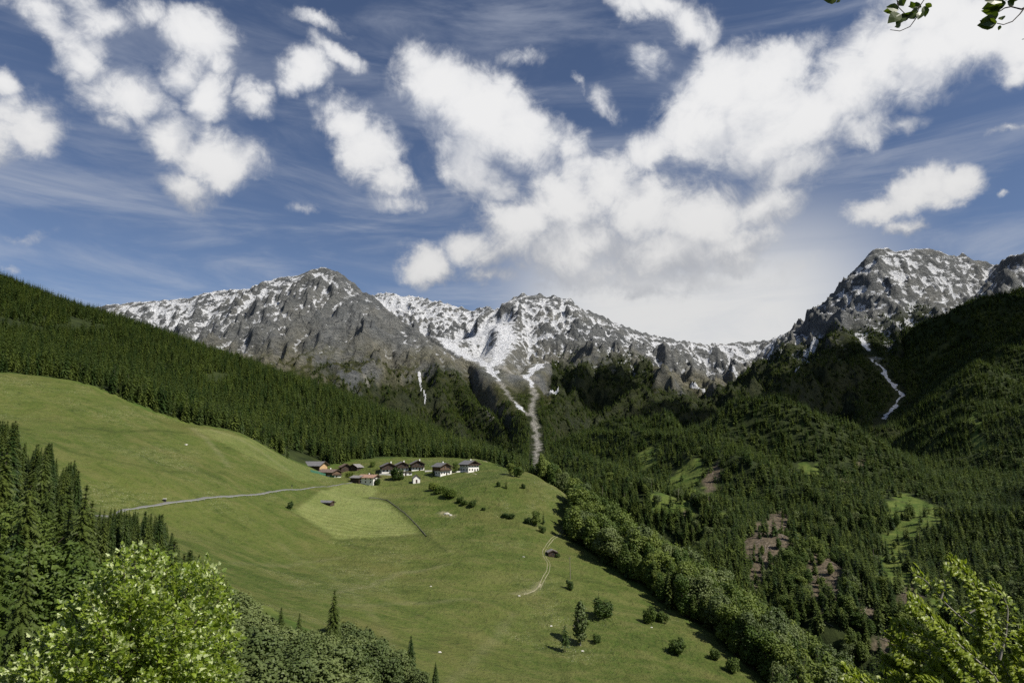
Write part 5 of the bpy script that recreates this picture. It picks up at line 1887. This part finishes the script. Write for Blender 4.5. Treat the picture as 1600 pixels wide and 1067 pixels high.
SHOOTS = [
    [(1590, 1090), (1580, 1062), (1558, 1022), (1545, 990), (1540, 965), (1536, 945), (1520, 910), (1500, 888), (1481, 877)],
    [(1545, 990), (1528, 982), (1510, 972), (1480, 945), (1465, 928), (1445, 905), (1428, 897)],
    [(1562, 1030), (1572, 990), (1575, 950), (1566, 928), (1550, 918)],
    [(1570, 1070), (1520, 1025), (1480, 990), (1450, 962), (1420, 938)],
    [(1560, 1075), (1500, 1030), (1450, 1000), (1420, 985), (1395, 976)],
    [(1550, 1080), (1480, 1050), (1440, 1035), (1405, 1020), (1392, 980)],
    [(1500, 1090), (1430, 1060), (1400, 1045), (1380, 1035)],
    [(1480, 1100), (1420, 1075), (1395, 1060)],
    [(1470, 1110), (1380, 1085), (1340, 1062), (1318, 1050)],
    [(1600, 1040), (1598, 1005), (1590, 975)], [(1600, 1080), (1610, 1020), (1605, 985)], [(1600, 1090), (1560, 1050), (1530, 1020), (1520, 1000)],
    [(1545, 1090), (1520, 1055), (1490, 1030), (1480, 1010)], [(1520, 1100), (1470, 1065), (1450, 1040)], [(1590, 1100), (1575, 1060), (1600, 1020)], [(1600, 1110), (1540, 1070), (1500, 1060)],
    [(1480, 1110), (1450, 1085), (1420, 1050)], [(1540, 1110), (1510, 1080), (1470, 1045)], [(1600, 1100), (1620, 1060), (1600, 1040)], [(1536, 945), (1515, 958), (1500, 965)], [(1540, 965), (1530, 930), (1535, 912)], [(1470, 935), (1476, 915), (1474, 905)],
    [(1580, 1100), (1550, 1075), (1520, 1062)], [(1500, 1110), (1480, 1080), (1440, 1070)], [(1430, 1110), (1400, 1080), (1360, 1072)],
]
rng = np.random.default_rng(78)
stems, lp, lo = [], [], []
root = np.array([0, 0, -.3])
for si, S_ in enumerate(SHOOTS):
    dy0 = rng.uniform(-.25, .25) if si > 1 else 0
    pts = np.array([sp(a, b, dy0) for a, b in S_])
    if S_[0][1] > 1060:
        pts = np.vstack([root * .6 + pts[0] * .4 + [0, 0, -.2], pts]) if si else np.vstack([root, root * .5 + pts[0] * .5, pts])
    n = len(pts)
    tt = np.linspace(0, n - 1, n * 7)
    q = np.stack([np.interp(tt, range(n), pts[:, i]) for i in range(3)], 1)
    for _ in range(4):
        q[1:-1] = (q[:-2] + 2 * q[1:-1] + q[2:]) / 4
    stems.append((q, np.linspace(.011, .0018, len(q))))
    seg = np.linalg.norm(np.diff(q, axis=0), axis=1)
    L = seg.sum()
    nl = int(L / .0045)
    u = np.sort(rng.uniform(.10 if si < 3 else .16, 1, nl)) * (len(q) - 1)
    c = np.stack([np.interp(u, range(len(q)), q[:, i]) for i in range(3)], 1)
    i0 = np.clip(u.astype(int), 0, len(q) - 2)
    d = q[i0 + 1] - q[i0]
    d /= np.linalg.norm(d, axis=1)[:, None] + 1e-9
    sd = np.cross(d, np.tile([[0.2, -1, .5]], (nl, 1)))
    sd /= np.linalg.norm(sd, axis=1)[:, None] + 1e-9
    sgn = np.where(np.arange(nl) % 2, 1, -1)[:, None]
    o_ = d * .7 + sd * sgn * .8
    lp.append(c + sd * sgn * rng.uniform(.0, .055, nl)[:, None] + rng.normal(0, .012, (nl, 3)))
    lo.append(o_ / np.linalg.norm(o_, axis=1)[:, None])
link('stems', tubes_mesh('stems', M['palebark'], stems, 5), shrub)
V, Fq = leaf_batch(rng, OV_V, OV_F, np.vstack(lp), np.vstack(lo), .044, .40, .35, .2)
link('foliage', np_mesh('shrub_foliage', V, Fq, M['hazel']), shrub)

# ---- the tree that overhangs the view on the right: only its outermost twigs hang into the picture
tx, ty = 4.6, 2.6
gz3 = ground_z(tx, ty)
over = thing('overhanging_tree', 'tree leaning in from the right with a few leafy twigs against the sky', 'tree', (tx, ty, gz3))


def op(px, py, Y=3.0):
    p = P(px, py, Y)
    return np.array([p[0] - tx, p[1] - ty, p[2] - gz3])


top = np.array([-.5, .1, 3.6 - gz3])
limb = [top * .8, np.array(op(1650, -130)), np.array(op(1520, -120)), np.array(op(1400, -90)), np.array(op(1320, -60))]
link('trunk', tubes_mesh('trunk', M['bark'], [([(0, 0, -.5), (-.1, 0, (3.6 - gz3) * .5), tuple(top), tuple(top + [.1, 0, 1.2])], [.16, .13, .08, .03])], 9), over)
rng = np.random.default_rng(79)
tw = [(limb, [.045, .03, .02, .012, .006]),
      ([op(1480, -105), op(1452, -12), op(1436, 12), op(1420, 23), op(1408, 30)], [.007, .005, .0035, .003, .002]),
      ([op(1436, 12), op(1432, 28), op(1422, 42), op(1406, 49), op(1391, 47)], [.003, .0025, .002, .0018, .0014]),
      ([op(1396, -80), op(1400, -8), op(1404, 12), op(1414, 22)], [.004, .003, .0022, .002]),
      ([op(1640, -120), op(1612, 5), op(1596, 15), op(1580, 11), op(1570, 13), op(1556, 22)], [.008, .005, .004, .003, .003, .002]),
      ([op(1604, 8), op(1594, 22), op(1582, 34), op(1568, 39), op(1558, 37)], [.004, .003, .0025, .002, .002]),
      ([op(1590, -110), op(1580, -5), op(1566, 6)], [.005, .003, .002]),
      ([op(1330, -65), op(1316, -15), op(1308, -6)], [.004, .003, .002]),
      ([op(1585, 100) * 0 + op(1618, 50), op(1606, 60), op(1597, 62)], [.003, .002, .0015])]
link('branch', tubes_mesh('branch', M['bark'], tw, 6), over)
LEAVES = [  # px, py, pointing angle (deg, picture plane), length in px
    (1402, 12, 200, 22), (1404, 16, 160, 18), (1412, 10, 110, 16), (1406, 22, 215, 20), (1412, 24, 230, 16), (1408, 33, 235, 12), (1420, 25, 200, 18), (1428, 22, 190, 18), (1434, 16, 220, 18), (1440, 12, 170, 20), (1444, 10, 280, 16), (1446, 6, 330, 12), (1440, 20, 240, 10), (1428, 12, 120, 10),
    (1572, 5, 190, 36), (1566, 3, 170, 24), (1568, 9, 200, 34), (1574, 2, 330, 14), (1560, 24, 200, 24), (1558, 35, 190, 30), (1557, 37, 175, 26), (1555, 30, 200, 20), (1563, 40, 250, 8), (1566, 32, 100, 8),
    (1310, -6, 195, 22), (1313, -4, 240, 10), (1322, -10, 200, 20), (1465, -20, 220, 20), (1600, -12, 200, 26), (1612, -6, 250, 20), (1540, -30, 230, 26), (1400, -20, 220, 22), (1630, 30, 240, 24), (1500, -60, 220, 26), (1440, -50, 200, 26), (1360, -50, 210, 24), (1570, -50, 200, 26)]
rg = []
for px, py, an, ln in LEAVES:
    a = math.radians(an)
    p0, p1 = op(px, py), op(px + math.cos(a) * ln, py - math.sin(a) * ln, 3.0 + rng.uniform(-.02, .02))
    rg.append((p0, p1))
pos = np.array([a for a, b in rg])
ax = np.array([b - a for a, b in rg])
s = np.linalg.norm(ax, axis=1)
ax /= s[:, None]
up = rand_dirs(rng, len(pos)) * .55 + np.array([0, -.75, -.55])
ay = np.cross(up, ax)
ay /= np.linalg.norm(ay, axis=1)[:, None]
V, Fq = batch(OV_V, OV_F, pos, ax, ay, np.cross(ax, ay), s, s * 1.15, s)
link('foliage', np_mesh('overhanging_foliage', V, Fq, M['overhead']), over)

# ------------------------------------------------------------------ cumulus overhead, outside the picture, that shades parts of the valley
import bmesh
M['cloud'] = plain('cloud_white', (0.85, 0.85, 0.87), 1.0, 0.03, 0.01, 0.0)
_t = NT(M['cloud'].node_tree, False)                 # vapour: part of the light goes straight through
_ms, _tr = _t.n('ShaderNodeMixShader'), _t.n('ShaderNodeBsdfTransparent')
_ms.inputs[0].default_value = 0.42
_out = next(n for n in M['cloud'].node_tree.nodes if n.type == 'OUTPUT_MATERIAL')
_t.set(_ms.inputs[1], next(n for n in M['cloud'].node_tree.nodes if n.type == 'BSDF_PRINCIPLED').outputs[0])
_t.set(_ms.inputs[2], _tr.outputs[0])
_t.set(_out.inputs[0], _ms.outputs[0])


def cloud(cx, cy, cz, ax_, ay_, seed, s=2700.0):
    c = np.array([cx, cy, cz]) + np.array(SUN_DIR) * s
    bm = bmesh.new()
    bmesh.ops.create_icosphere(bm, subdivisions=6, radius=1.0)
    co = np.array([v.co[:] for v in bm.verts])
    r = 1 + .55 * fbm(co[:, 0] * 100 + co[:, 2] * 61, co[:, 1] * 100 - co[:, 2] * 47, 95, 5, .62, seed)
    co = co * r[:, None] * np.array([ax_, ay_, .3 * ay_])
    for v, q in zip(bm.verts, co):
        v.co = q
    me = bpy.data.meshes.new('cloud')
    bm.to_mesh(me)
    bm.free()
    me.materials.append(M['cloud'])
    o = link('cloud', me, None, kind='structure')
    o.location = c
    return o


cloud(1080, 2230, 220, 500, 350, 1)
cloud(400, 2700, 300, 190, 190, 2)
cloud(840, 800, -40, 150, 170, 3)
